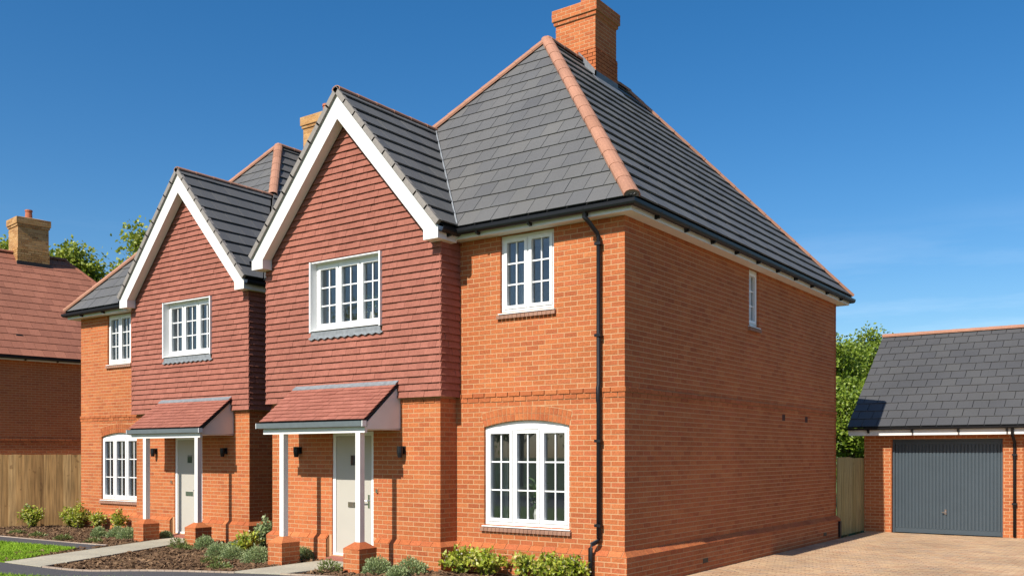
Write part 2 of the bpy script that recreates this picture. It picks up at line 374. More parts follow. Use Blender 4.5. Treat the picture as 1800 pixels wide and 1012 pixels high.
# ------------------------------------------------------------------ windows
def window(P, fr, u0, u1, w0, w1, ncas, parent, rec=.04, rows=3, arch=None, lead=False, curtains=True, room=True, brick_sill=True, label=None, vent=True):
    """white casement window; n=0 is the wall face"""
    f = .05
    mb = MB(); a, b = -rec - .07, -rec
    mb.fbox(fr, u0, u0 + f, w0, w1, a, b); mb.fbox(fr, u1 - f, u1, w0, w1, a, b)
    mb.fbox(fr, u0 + f, u1 - f, w0, w0 + f, a, b); mb.fbox(fr, u0 + f, u1 - f, w1 - f, w1, a, b)
    iw = (u1 - u0 - 2 * f); cw = (iw - .03 * (ncas - 1)) / ncas
    for k in range(1, ncas): x = u0 + f + k * cw + (k - 1) * .03; mb.fbox(fr, x, x + .03, w0 + f, w1 - f, a, b)
    if arch:
        cz, R = arch; n = 14; uc = (u0 + u1) / 2; pts = []
        for i in range(n + 1):
            u = u1 - (u1 - u0) * i / n; pts.append(fr.at(u, cz + math.sqrt(R * R - (u - uc) ** 2) - .004, b - .012))
        mb.prism([fr.at(u0, w1 - .002, b - .012), fr.at(u1, w1 - .002, b - .012)] + pts, fr.n * -.05)
    if vent: mb.fbox(fr, (u0 + u1) / 2 - .2, (u0 + u1) / 2 + .2, w1 - .04, w1 - .015, b, b + .014)
    win = mb.build('window', 'white', parent, P, label=label)
    for k in range(ncas):
        x = u0 + f + k * (cw + .03); z0, z1 = w0 + f, w1 - f; s = .052; c0, c1 = a + .012, b + .012
        cb = MB()
        cb.fbox(fr, x + .003, x + s, z0 + .003, z1 - .003, c0, c1); cb.fbox(fr, x + cw - s, x + cw - .003, z0 + .003, z1 - .003, c0, c1)
        cb.fbox(fr, x + s, x + cw - s, z0 + .003, z0 + s, c0, c1); cb.fbox(fr, x + s, x + cw - s, z1 - s, z1 - .003, c0, c1)
        cb.build('casement', 'white', win, P)
        xa, xb, za, zb = x + s, x + cw - s, z0 + s, z1 - s; g = .011; pn = -rec - .035
        gb = MB(); xm = (xa + xb) / 2
        gb.fbox(fr, xm - g, xm + g, za, zb, pn + .003, pn + .016)
        zs = [za + (zb - za) * i / rows for i in range(rows + 1)]
        for i in range(1, rows):
            gb.fbox(fr, xa, xm - g, zs[i] - g, zs[i] + g, pn + .003, pn + .016); gb.fbox(fr, xm + g, xb, zs[i] - g, zs[i] + g, pn + .003, pn + .016)
        gb.build('glazing_bar', 'white', win, P)
        for p0, p1 in ((xa, xm), (xm, xb)):
            for i in range(rows):
                MB().fbox(fr, p0, p1, zs[i], zs[i + 1], pn - .004, pn).build('pane', 'glass', win, P)
    sb = MB(); e = .025
    sb.hexa([fr.at(u0 - e, w0 - .03, -rec - .07), fr.at(u1 + e, w0 - .03, -rec - .07), fr.at(u1 + e, w0 - .03, .035), fr.at(u0 - e, w0 - .03, .035)],
            [fr.at(u0 - e, w0 - .001, -rec - .07), fr.at(u1 + e, w0 - .001, -rec - .07), fr.at(u1 + e, w0 - .016, .035), fr.at(u0 - e, w0 - .016, .035)])
    sb.build('window_sill', 'white', win, P)
    if brick_sill:
        bb = MB(); n = int((u1 - u0 + .1) / .075)
        for i in range(n):
            x = u0 - .045 + (u1 - u0 + .09) * i / n; x1 = u0 - .045 + (u1 - u0 + .09) * (i + 1) / n - .006
            bb.hexa([fr.at(x, w0 - .095, -.02), fr.at(x1, w0 - .095, -.02), fr.at(x1, w0 - .1, .05), fr.at(x, w0 - .1, .05)],
                    [fr.at(x, w0 - .031, -.02), fr.at(x1, w0 - .031, -.02), fr.at(x1, w0 - .05, .05), fr.at(x, w0 - .05, .05)])
        bb.build('brick_sill', 'sill', win, P)
    if room:
        d0, d1 = -rec - .12, -2.2; ra, rb, z0, z1 = u0 - .12, u1 + .12, w0 - .55, w1 + .06
        c = lambda u, v, n: fr.at(u, v, n); rm = MB()
        rm.face([c(ra, z0, d0), c(rb, z0, d0), c(rb, z0, d1), c(ra, z0, d1)]); rm.face([c(ra, z1, d0), c(rb, z1, d0), c(rb, z1, d1), c(ra, z1, d1)])
        rm.face([c(ra, z0, d0), c(ra, z1, d0), c(ra, z1, d1), c(ra, z0, d1)]); rm.face([c(rb, z0, d0), c(rb, z1, d0), c(rb, z1, d1), c(rb, z0, d1)])
        rm.face([c(ra, z0, d1), c(rb, z0, d1), c(rb, z1, d1), c(ra, z1, d1)])
        rm.build('room', 'room', win, P)
        MB().fbox(fr, u0 - .05, u1 + .05, w0 - .02, w0 + .012, -rec - .34, -rec - .072).build('window_board', 'white', win, P)
    if curtains:
        for x0, x1 in ((u0 - .1, u0 + .13), (u1 - .13, u1 + .1)):
            cm = MB(); n = 8; top = []; pts = []
            for i in range(n + 1):
                u = x0 + (x1 - x0) * i / n; d = -rec - .40 - .03 * (i % 2); pts.append((u, d))
            for (ua, da), (ub, db) in zip(pts, pts[1:]):
                cm.hexa([fr.at(ua, w0 - .5, da), fr.at(ub, w0 - .5, db), fr.at(ub, w0 - .5, db - .012), fr.at(ua, w0 - .5, da - .012)],
                        [fr.at(ua, w1, da), fr.at(ub, w1, db), fr.at(ub, w1, db - .012), fr.at(ua, w1, da - .012)])
            cm.build('curtain', 'curtain', win, P)
    return win

def jambs(P, part, fr, u0, u1, w0, w1, depth, mat='brick', kind='brick'):
    """brick returns at the two sides of an opening"""
    for u, s in ((u0, 1), (u1, -1)):
        f2 = Frame(fr.at(u, 0, -depth), fr.n, fr.v, fr.u * s)
        tiling(P, kind, mat, part, f2, [(0, w0), (depth + .003, w0), (depth + .003, w1), (0, w1)], .225, .075, 0, .01, nt=.003, th=.012, v0=.54, half=False, u0=-.05)

ZP, ZS, ZT = .54, 2.715, 5.265
BK = dict(cw=.225, ch=.075, gu=.013, gv=.013, nt=.003, th=.02, v0=.54)

def half_round(P, parent, name, p0, p1, upv, r, step, mat='terra', sink=.03):
    """capping tiles laid end to end along a hip or ridge, lapping upwards"""
    p0, p1 = V(p0), V(p1); d = p1 - p0; Ln = d.length; d.normalize(); n = max(1, round(Ln / step)); st = Ln / n
    a = d.cross(V(upv)).normalized(); b = a.cross(d).normalized(); me = None
    for i in range(n):
        c = p0 + d * (st * i)
        if me is None:
            mb = MB(); k = 9
            for t, rr in ((0, r), (st + .03, r * .93)):
                for ro in (rr, rr - .016):
                    for q in range(k):
                        th = math.radians(-15 + 210 * q / (k - 1)); mb.v.append(c + d * t + a * math.cos(th) * ro + b * (math.sin(th) * ro * .68 - sink * .6))
            for q in range(k - 1):
                mb.f += [(q, q + 1, 2 * k + q + 1, 2 * k + q), (k + q, k + q + 1, 3 * k + q + 1, 3 * k + q), (q, q + 1, k + q + 1, k + q), (2 * k + q, 2 * k + q + 1, 3 * k + q + 1, 3 * k + q)]
            me = bpy.data.meshes.new(name); o0 = P.mp(c)
            me.from_pydata([tuple(P.mp(v) - o0) for v in mb.v], [], mb.f); me.materials.append(M[mat])
        o = bpy.data.objects.new(name, me); COL.objects.link(o); o.parent = parent; o.location = P.mp(c) - P.loc

def slope(P, kind, mat, roof, deck, e0, e1, region3, cw=.335, gauge=.35, lap=.06, nt=.031, nh=.012, th=.015, gu=.008, phase=0):
    """a roof slope: e0 to e1 is the eave line, region3 its corners"""
    e0, e1 = V(e0), V(e1); u = (e1 - e0).normalized()
    far = max((V(p) for p in region3), key=lambda p: ((p - e0) - u * (p - e0).dot(u)).length)
    v = ((far - e0) - u * (far - e0).dot(u)).normalized(); n = u.cross(v)
    if n.z < 0: n = -n
    fr = Frame(e0, u, v, n); reg = [fr.uv(p) for p in region3]
    tiling(P, kind, mat, roof, fr, reg, cw, gauge, gu, .0, lap=lap, nt=nt, nh=nh, th=th, u0=phase, jit=.002)
    deck.append([V(p) - n * .012 for p in region3])
    return fr

def chimney(P, parent, x0, x1, y0, y1, zb, zt, mat, kind, pots=1, zstr=None, sign=1):
    cb = MB(); cb.box(x0, x1, y0, y1, zb, zt - .3)
    cb.box(x0 - .03, x1 + .03, y0 - .03, y1 + .03, zt - .3, zt - .225); cb.box(x0 - .06, x1 + .06, y0 - .06, y1 + .06, zt - .225, zt)
    cb.hexa([(x0 - .05, y0 - .05, zt), (x1 + .05, y0 - .05, zt), (x1 + .05, y1 + .05, zt), (x0 - .05, y1 + .05, zt)],
            [(x0 + .2, y0 + .2, zt + .07), (x1 - .2, y0 + .2, zt + .07), (x1 - .2, y1 - .2, zt + .07), (x0 + .2, y1 - .2, zt + .07)])
    ch = cb.build('chimney', 'mortar', parent, P)
    for z0, z1, e in ((zb, zstr or zb, .02), (zstr or zb, zt - .3, 0), (zt - .3, zt - .225, .03), (zt - .225, zt, .06)):
        if z1 <= z0: continue
        a0, a1, b0, b1 = x0 - e, x1 + e, y0 - e, y1 + e
        for f2, L_ in ((Frame((a0, b0, 0), (1, 0, 0), (0, 0, 1), (0, -1, 0)), a1 - a0), (Frame((a1, b0, 0), (0, 1, 0), (0, 0, 1), (1, 0, 0)), b1 - b0),
                       (Frame((a0, b1, 0), (1, 0, 0), (0, 0, 1), (0, 1, 0)), a1 - a0), (Frame((a0, b0, 0), (0, 1, 0), (0, 0, 1), (-1, 0, 0)), b1 - b0)):
            tiling(P, kind, mat, ch, f2, [(-.004, z0), (L_ + .004, z0), (L_ + .004, z1), (-.004, z1)], .225, .075, .014, .014, nt=.003, th=.02, v0=zt % .075)
    for i in range(pots):
        c = V(((x0 + x1) / 2, (y0 + y1) / 2 + (i - (pots - 1) / 2) * .4, zt)); pb = MB()
        pb.tube([c + V((0, 0, .02)), c + V((0, 0, .32)), c + V((0, 0, .325)), c + V((0, 0, .38))], [.125, .105, .125, .12], 14)
        pb.build('chimney_pot', 'potclay', ch, P, smooth=False)
    return ch

def downpipe(P, parent, pts, r=.034, clips=()):
    mb = MB(); mb.tube(pts, r, 10); o = mb.build('downpipe', 'black', parent, P, smooth=True)
    for c in clips:
        c = V(c); MB().box(c.x - .05, c.x + .05, c.y - .045, c.y + .035, c.z - .02, c.z + .02).build('pipe_clip', 'black', o, P)
    return o

def gutter(P, parent, path, zt, o0, brackets=True, mat='black', r=.056, dp=1.6):
    prof = []
    for i in range(9):
        t = math.pi * i / 8; prof.append((o0 + r - math.cos(t) * r, zt - math.sin(t) ** .7 * r * dp))
    for i in range(8, -1, -1):
        t = math.pi * i / 8; prof.append((o0 + r - math.cos(t) * (r - .006), zt - math.sin(t) ** .7 * (r - .006) * dp))
    g = MB().sweep(path, prof).build('gutter', mat, parent, P, smooth=False)
    if brackets:
        pts = [V((p[0], p[1])) for p in path]; me = {}
        for a, b in zip(pts, pts[1:]):
            d = (b - a); Ln = d.length; d.normalize(); rt = V((d.y, -d.x))
            k = max(1, int(Ln / .95))
            for i in range(k):
                c = a + d * (Ln * (i + .5) / k); mb = MB()
                q = lambda s, o, z: (c.x + d.x * s + rt.x * o, c.y + d.y * s + rt.y * o, z)
                mb.hexa([q(-.02, o0 - .004, zt - .125), q(.02, o0 - .004, zt - .125), q(.02, o0 + .07, zt - .115), q(-.02, o0 + .07, zt - .115)],
                        [q(-.02, o0 - .004, zt - .035), q(.02, o0 - .004, zt - .035), q(.02, o0 + .112, zt - .03), q(-.02, o0 + .112, zt - .03)])
                mb.build('gutter_bracket', mat, g, P)
    return g

# ------------------------------------------------------------------ the two brick houses
def house(label, mirror, chim_mat, chim_kind):
    XL = -15.99
    mp = (lambda p: V((XL - p[0], p[1] + 1.086, p[2]))) if mirror else (lambda p: V(p))
    loc = mp((-3.5, 0, 0)); loc.z = 0.03
    P = Place('detached_house', loc, label, 'house', mp=mp); R = P.root
    W1, BX0, BX1, D, p, TP = 3.037, -6.99, -3.037, 9.72, .4, .09
    # ---- walls (mortar cores) and bricks laid on them
    gw = (-2.484, -.914, .825, 2.33); uw = (-2.17, -1.182, 4.08, 5.25); dr = (-5.452, -4.470, .20, 2.29)
    uc = (gw[0] + gw[1]) / 2; hs = (gw[1] - gw[0]) / 2; RA = (hs ** 2 + .095 ** 2) / .19; cz = gw[3] + .095 - RA; RE = RA + .215
    cols_i, cols_e = [], []
    n = 40
    for i in range(n):
        a = gw[0] + (gw[1] - gw[0]) * i / n; b = gw[0] + (gw[1] - gw[0]) * (i + 1) / n; m_ = (a + b) / 2
        cols_i.append((a, b, gw[3], cz + math.sqrt(RA ** 2 - (m_ - uc) ** 2)))
    he = hs * RE / RA
    n = 48
    for i in range(n):
        a = uc - he + 2 * he * i / n; b = uc - he + 2 * he * (i + 1) / n; m_ = (a + b) / 2
        lo = gw[3] - .002 if abs(m_ - uc) < hs else cz + RA * math.cos(math.asin(hs / RA)) + (abs(m_ - uc) - hs) * (RA / hs) * .9
        cols_e.append((a, b, lo, cz + math.sqrt(RE ** 2 - (m_ - uc) ** 2) + .008))
    FM = Frame((0, 0, 0), (1, 0, 0), (0, 0, 1), (0, -1, 0)); FB = Frame((0, -p, 0), (1, 0, 0), (0, 0, 1), (0, -1, 0))
    FS = Frame((0, 0, 0), (0, 1, 0), (0, 0, 1), (1, 0, 0)); FBS = Frame((-W1, -p, 0), (0, 1, 0), (0, 0, 1), (1, 0, 0))
    FL = Frame((BX0, -p, 0), (0, 1, 0), (0, 0, 1), (-1, 0, 0))
    wm = MB().wallpanel(FM, -W1, 0, .0, ZT + .1, [gw, uw] + cols_i, -.12, 0).build('wall', 'mortar', R, P, label='front brick wall with two windows')
    sw = (4.585, 5.055, 4.235, 5.25)
    wsd = MB().wallpanel(FS, .122, D, .0, ZT + .1, [sw], -.12, 0).build('wall', 'mortar', R, P, label='long side brick wall')
    wb = MB().wallpanel(FB, BX0, BX1, .0, 2.9, [dr], -.12, 0).build('wall', 'mortar', R, P, label='brick wall of the porch bay')
    wbs = MB().wallpanel(FBS, .122, p + .1, .0, 5.2, [], -.12, 0).build('wall', 'mortar', R, P)
    wl = MB().wallpanel(FL, .122, D + p - .122, .0, ZT + .1, [], -.12, 0).build('wall', 'mortar', R, P)
    MB().box(BX0, 0, D - .12, D, 0, ZT + .1).build('wall', 'mortar', R, P)
    bands = ((ZP, ZS, .0), (ZS, ZS + .075, .010), (ZS + .075, ZS + .15, .020), (ZS + .15, ZT, .0))
    for z0, z1, e in bands:
        k = dict(BK); k['nt'] = .003 + e; k['th'] = .02 + e
        hol = [gw, uw] + cols_e
        tiling(P, 'brick', 'brick', wm, FM, [(-W1, z0), (.001 + e, z0), (.001 + e, z1), (-W1, z1)], holes=hol, u0=.007, **k)
        tiling(P, 'brick', 'brick', wsd, FS, [(-e, z0), (D, z0), (D, z1), (-e, z1)], holes=[sw, (6.28, 6.45, 2.565, 2.69), (7.62, 7.79, 2.565, 2.69)], u0=.1055, **k)
        if z0 < ZS + .05:
            tiling(P, 'brick', 'brick', wb, FB, [(BX0, z0), (BX1 + .001 + e, z0), (BX1 + .001 + e, min(z1, 2.86)), (BX0, min(z1, 2.86))], holes=[dr], u0=BX1 + .007, **k)
            tiling(P, 'brick', 'brick', wbs, FBS, [(-e, z0), (p, z0), (p, min(z1, 2.86)), (-e, min(z1, 2.86))], u0=.1055, **k)
            tiling(P, 'brick', 'brick', wl, FL, [(-e, z0), (1.2, z0), (1.2, min(z1, 2.86)), (-e, min(z1, 2.86))], **k)
    for y in (6.365, 7.705):
        MB().box(-.01, .002, y - .083, y + .083, 2.567, 2.688).build('wall_vent', 'vent', wsd, P)
    MB().box(.07, .082, 2.44, 2.64, .16, .23).build('air_brick', 'black', wsd, P)
    MB().box(.07, .082, 8.6, 8.8, .16, .23).build('air_brick', 'black', wsd, P)
    MB().box(.083, .125, 9.62, 9.72, .06, .42).build('drain_box', 'black', wsd, P)
    jambs(P, wm, FM, gw[0], gw[1], gw[2], gw[3], .04); jambs(P, wm, FM, uw[0], uw[1], uw[2], uw[3], .04)
    jambs(P, wb, FB, dr[0], dr[1], .1, dr[3], .02); jambs(P, wsd, FS, sw[0], sw[1], sw[2], sw[3], .04)
    # arch: two rings of headers on edge
    ab = MB(); th0 = math.asin(hs / RA); n = 21
    for ring in range(2):
        r0 = RA + .004 + ring * .108; r1 = r0 + .1
        for i in range(n):
            ta = -th0 + 2 * th0 * (i + .06) / n; tb = -th0 + 2 * th0 * (i + .94) / n
            q = lambda r, t, d: FM.at(uc + r * math.sin(t), cz + r * math.cos(t), d)
            ab.hexa([q(r0, ta, -.1), q(r0, tb, -.1), q(r1, tb, -.1), q(r1, ta, -.1)], [q(r0, ta, .006), q(r0, tb, .006), q(r1, tb, .006), q(r1, ta, .006)])
    ab.build('arch', 'brick', R, P, label='segmental arch of bricks on end over the ground floor window')
    # ---- plinth
    def plinth(path, name='plinth'):
        pm = MB().sweep(path, [(-.06, 0.0), (.075, 0.0), (.075, .462), (.001, ZP - .002), (-.06, ZP - .002)]).build(name, 'mortar', R, P)
        pts = [V((a[0], a[1], 0)) for a in path]
        for i, (a, b) in enumerate(zip(pts, pts[1:])):
            d = (b - a).normalized(); rt = V((d.y, -d.x, 0)); Ln = (b - a).length
            def ext(k):
                if not (0 < k < len(pts) - 1): return 0
                d0 = (pts[k] - pts[k - 1]).normalized(); d1 = (pts[k + 1] - pts[k]).normalized()
                return 1 if d0.x * d1.y - d0.y * d1.x > 0 else -1
            e0, e1 = ext(i) * .079, ext(i + 1) * .079
            f2 = Frame(a + rt * .075, d, (0, 0, 1), rt)
            hl = [(2.44, 2.64, .16, .23), (8.6, 8.8, .16, .23)] if Ln > 9 else []
            tiling(P, 'brick', 'brick', pm, f2, [(-e0, .0), (Ln + e1, .0), (Ln + e1, .465), (-e0, .465)], .225, .075, .014, .014, nt=.003, th=.02, v0=.015, u0=.05, holes=hl)
            f3 = Frame(a + rt * .078 + V((0, 0, .464)), d, V((0, 0, ZP - .464)) - rt * .076, V((0, 0, .076)) + rt * .076)
            hh = math.hypot(.076, .076)
            tiling(P, 'brick', 'brick', pm, f3, [(-e0, .0), (Ln + e1, .0), (Ln + ext(i + 1) * .002, hh), (-ext(i) * .002, hh)], .225, hh, .01, .002, nt=.006, th=.02, u0=.1, half=False)
        return pm
    plinth([(-4.40, -p), (-W1, -p), (-W1, 0), (0, 0), (0, D), (BX0, D)])
    plinth([(BX0, 1.5), (BX0, -p), (-5.52, -p)])
    # ---- door
    fx0, fx1, fz0, fz1 = dr
    d = MB(); FR = -.02
    d.fbox(FB, fx0, fx0 + .07, fz0, fz1, FR - .07, FR); d.fbox(FB, fx1 - .07, fx1, fz0, fz1, FR - .07, FR); d.fbox(FB, fx0 + .07, fx1 - .07, fz1 - .07, fz1, FR - .07, FR)
    d.fbox(FB, fx0 + .07, fx1 - .07, fz0, fz0 + .035, FR - .07, FR + .01)
    df = d.build('door_frame', 'white', R, P)
    MB().fbox(FB, fx0 + .073, fx1 - .073, fz0 + .038, fz1 - .073, FR - .06, FR - .016).build('door_leaf', 'door', df, P, label='plain cream front door')
    hx = (fx0 + .14) if mirror else (fx1 - .14)
    lb = (fx0 + fx1) / 2
    MB().fbox(FB, lb - .13, lb + .13, 1.02, 1.11, FR - .016, FR - .004).build('letter_plate', 'chrome', df, P)
    MB().fbox(FB, lb - .08, lb + .08, 1.72, 1.90, FR - .016, FR - .010).build('door_light', 'glass', df, P)
    MB().fbox(FB, lb - .07, lb + .07, 1.73, 1.89, FR - .0158, FR - .0125).build('door_light_backing', 'black', df, P)
    hd = MB(); hd.fbox(FB, hx - .02, hx + .02, 1.02, 1.24, FR - .016, FR - .008); s_ = 1 if mirror else -1
    hd.tube([FB.at(hx, 1.14, FR - .01), FB.at(hx, 1.14, FR + .045), FB.at(hx + s_ * .02, 1.14, FR + .05), FB.at(hx + s_ * .13, 1.135, FR + .05)], .011, 8)
    hd.build('door_handle', 'chrome', df, P)
    th = MB(); th.prism([(fx0 - .01, -p + .07, fz0 - .005), (fx0 - .01, -p - .16, .155), (fx0 - .01, -p - .16, .0), (fx0 - .01, -p + .07, .0)], (fx1 - fx0 + .02, 0, 0))
    th.build('door_step', 'clay', R, P)
    MB().box(fx0 + .0, fx1 - .0, -p + .15, -p + .17, fz0, fz1).build('hall_darkness', 'felt', R, P)
    for x in (-6.25, -3.80):
        lm = MB(); z = 1.98
        lm.box(x - .045, x + .045, -p - .03, -p - .006, z - .06, z + .06); lm.box(x - .02, x + .02, -p - .08, -p - .03, z - .005, z + .04)
        lm.tube([(x, -p - .095, z + .06), (x, -p - .095, z - .04), (x, -p - .095, z - .12)], [.05, .05, .035], 12)
        lm.build('wall_lamp', 'black', R, P)
    MB().box(-4.40, -4.36, -p - .03, -p - .006, 1.28, 1.34).build('door_bell', 'chrome', R, P)
    # ---- tile-hung upper storey of the bay
    XC = (BX0 + BX1) / 2; ZB = 2.81; RZ, RE_, HW = 7.90, 5.40, 2.20; tn = (RZ - RE_) / HW
    bwn = (-5.85, -4.24, 4.05, 5.19)
    FT = Frame((0, -p - .05, 0), (1, 0, 0), (0, 0, 1), (0, -1, 0))
    tb = MB().wallpanel(FT, BX0 - .045, BX1 + .045, ZB + .03, 5.3, [(bwn[0] - .034, bwn[1] + .034, bwn[2] - .03, bwn[3] + .018)], -.14, 0)
    gz = RZ - .28
    tb.prism([FT.at(BX0 - .045, 5.3), FT.at(BX1 + .045, 5.3), FT.at(XC, gz)], FT.n * -.14)
    tb.box(BX0 - .045, BX1 + .045, -p - .05, .05, ZB + .02, ZB + .03)
    th_ = tb.build('tile_hanging', 'mortar', R, P, label='clay tile hung upper storey of the bay')
    FTS = Frame((BX1 + .045, -p - .05, 0), (0, 1, 0), (0, 0, 1), (1, 0, 0)); FTL = Frame((BX0 - .045, -p - .05, 0), (0, 1, 0), (0, 0, 1), (-1, 0, 0))
    MB().wallpanel(FTS, .142, p + .1, ZB + .03, 5.3, [], -.1, 0).build('tile_batten_wall', 'mortar', R, P)
    MB().wallpanel(FTL, .142, 3, ZB + .03, 5.3, [], -.1, 0).build('tile_batten_wall', 'mortar', R, P)
    TK = dict(cw=.165, ch=.11, gu=.0018, gv=0, lap=.03, nt=.045, nh=.012, th=.018, v0=ZB, jit=.003)
    hw = (BX1 - BX0) / 2 + .05
    gh = gz + .1
    tiling(P, 'clay_tile', 'clay', th_, FT, [(XC - hw - .035, ZB), (XC + hw + .035, ZB), (XC + hw + .035, 5.30), (XC, gh + .04), (XC - hw - .035, 5.30)], holes=[(bwn[0] - .036, bwn[1] + .036, bwn[2] - .13, bwn[3] + .02)], **TK)
    tiling(P, 'clay_tile', 'clay', th_, FTS, [(-.035, ZB), (p + .06, ZB), (p + .06, 5.3), (-.035, 5.3)], u0=.08, **TK)
    tiling(P, 'clay_tile', 'clay', th_, FTL, [(-.035, ZB), (1.6, ZB), (1.6, 5.3), (-.035, 5.3)], u0=.08, **TK)
    FWB = Frame((0, -p - .09, 0), (1, 0, 0), (0, 0, 1), (0, -1, 0))
    bwin = window(P, FWB, *bwn, 3, R, rec=.11, brick_sill=False, lead=True)
    tr_ = MB()
    for a, b in ((bwn[0] - .034, bwn[0] - .001), (bwn[1] + .001, bwn[1] + .034)): tr_.fbox(FWB, a, b, bwn[2] - .05, bwn[3] + .018, -.17, .04)
    tr_.fbox(FWB, bwn[0] - .001, bwn[1] + .001, bwn[3] + .001, bwn[3] + .018, -.17, .01)
    tr_.build('window_trim', 'white', bwin, P)
    lf = MB(); n = 22; xa, xb = bwn[0] - .08, bwn[1] + .08
    pts = [FWB.at(bwn[0] - .02, bwn[2] - .03, .012), FWB.at(bwn[1] + .02, bwn[2] - .03, .012), FWB.at(bwn[1] + .02, bwn[2] - .12, .016)]
    lo = []
    for i in range(n + 1):
        lo.append(FWB.at(xb - (xb - xa) * i / n, bwn[2] - .155 - (.03 if i % 2 else 0), .022))
    lf.prism(pts + lo + [FWB.at(bwn[0] - .02, bwn[2] - .12, .016)], FWB.n * -.006)
    lf.build('lead_apron', 'lead', bwin, P)
    # ---- other windows
    window(P, FM, gw[0], gw[1], gw[2], gw[3], 3, R, arch=(cz, RA), label='three-light ground floor window under the brick arch')
    window(P, FM, uw[0], uw[1], uw[2], uw[3], 2, R, label='two-light upstairs window under the eaves')
    window(P, FS, sw[0], sw[1], sw[2], sw[3], 1, R, label='narrow upstairs side window', vent=False, curtains=False)
    # ---- roof
    OE = .27; ZE = 5.43; AP = V((-3.5, 3.3, 9.78)); AR = V((-3.5, 6.42, 9.78)); xl = BX0 - OE - .01
    vx = XC + HW + .0; VY = -OE + (RZ + .04 - ZE) / ((AP.z - ZE) / (AP.y + OE)); BY = -p - TP - .24
    deck = []
    rmb = MB(); rmb.box(-3.52, -3.48, 3.4, 6.3, 9.6, 9.62); roof = rmb.build('roof', 'felt', R, P, label='grey slate hipped roof with terracotta hip tiles')
    e0, e1 = V((xl, -OE, ZE)), V((OE, -OE, ZE))
    hipx = lambda z: AP.x - (AP.x - xl) * (AP.z - z) / (AP.z - ZE)
    slope(P, 'slate', 'slate', roof, deck, e0, e1, [V((vx + .0, -OE, ZE)), e1, AP, V((hipx(RZ + .04), VY, RZ + .04))], phase=.1)
    r0, r1 = V((OE, -OE, ZE)), V((OE, D + OE, ZE))
    SD = dict(nt=.052, nh=.012, th=.024)
    slope(P, 'slate', 'slate', roof, deck, r0, r1, [r0, r1, AR, AP], **SD)
    l0, l1 = V((xl, D + OE, ZE)), V((xl, -OE, ZE))
    slope(P, 'slate', 'slate', roof, deck, l0, l1, [l0, l1, AP, AR], **SD)
    slope(P, 'slate', 'slate', roof, deck, r1, l0, [r1, l0, AR])
    # bay roof
    zb_ = ZE; rz = RZ + .04
    ra, rb = V((vx, BY, zb_)), V((vx, -OE, zb_)); tip = V((XC, VY, rz)); tf = V((XC, BY, rz))
    slope(P, 'slate', 'slate', roof, deck, ra, rb, [ra, rb, tip, tf], phase=.05, **SD)
    la, lb_ = V((XC - HW, -OE, zb_)), V((XC - HW, BY, zb_))
    slope(P, 'slate', 'slate', roof, deck, la, lb_, [la, lb_, tf, tip], phase=.05, **SD)
    dm = MB()
    for f_ in deck: dm.face(f_)
    dm.build('roof_underlay', 'felt', roof, P)
    half_round(P, roof, 'hip_tile', e1 + V((0, 0, .03)), AP + V((0, 0, .03)), (0, 0, 1), .122, .44)
    hd_ = (AP - e1).normalized(); ha = hd_.cross(V((0, 0, 1))).normalized(); hb = ha.cross(hd_); hc = e1 + V((0, 0, .03)) + hd_ * .015
    MB().prism([hc + ha * math.cos(math.radians(t)) * .105 + hb * (math.sin(math.radians(t)) * .07 - .018) for t in range(-20, 201, 20)], hd_ * .06).build('hip_end_mortar', 'verge', roof, P)
    lh = V((hipx(RZ + .04), VY, RZ + .04)); half_round(P, roof, 'hip_tile', lh + V((0, 0, .03)), AP + V((0, 0, .03)), (0, 0, 1), .115, .44)
    half_round(P, roof, 'hip_tile', r1 + V((0, 0, .03)), AR + V((0, 0, .03)), (0, 0, 1), .115, .44)
    half_round(P, roof, 'ridge_tile', AP + V((0, 0, .03)), AR + V((0, 0, .03)), (0, 0, 1), .115, .44)
    half_round(P, roof, 'ridge_tile', tf + V((0, 0, .015)), tip + V((0, .12, .015)), (0, 0, 1), .095, .44)
    # valley lead
    vm = MB(); a = rb + V((0, 0, .06)); b = tip + V((0, 0, .06)); sd = V((.014, 0, 0))
    vm.hexa([a - sd, a + sd, b + sd, b - sd], [a - sd + V((0, 0, .016)), a + sd + V((0, 0, .016)), b + sd + V((0, 0, .016)), b - sd + V((0, 0, .016))])
    vm.build('valley_lead', 'lead', roof, P)
    # verge caps, one a course
    for s in (-1, 1):
        dv = V((-s * HW, 0, rz - zb_)); Ln = dv.length; dv.normalize(); up = V((s * dv.z, 0, abs(dv.x))).normalized(); k = 10
        for i in range(k):
            c = V((XC + s * HW, BY - .012, zb_)) + dv * (Ln * i / k) + up * (.0 - .05)
            e = dv * (Ln / k + .03)
            vb = MB(); t0 = up * .088; t1 = up * .083
            vb.hexa([c, c + V((0, .07, 0)), c + V((0, .07, 0)) + e, c + e], [c + t0, c + V((0, .07, 0)) + t0, c + V((0, .07, 0)) + e + t1, c + e + t1])
            vb.build('verge_cap', 'verge', roof, P)
    # roof vents
    for y in (1.9, 4.0):
        x = -.62; z = ZE + (OE - x) * (AP.z - ZE) / (OE - AP.x)
        MB().hexa([(x, y, z), (x, y + .26, z), (x - .12, y + .26, z + .138), (x - .12, y, z + .138)], [(x + .03, y, z + .045), (x + .03, y + .26, z + .045), (x - .11, y + .26, z + .165), (x - .11, y, z + .165)]).build('roof_vent', 'felt', roof, P)
    # barge boards
    by0 = BY + .03; bo = -.06
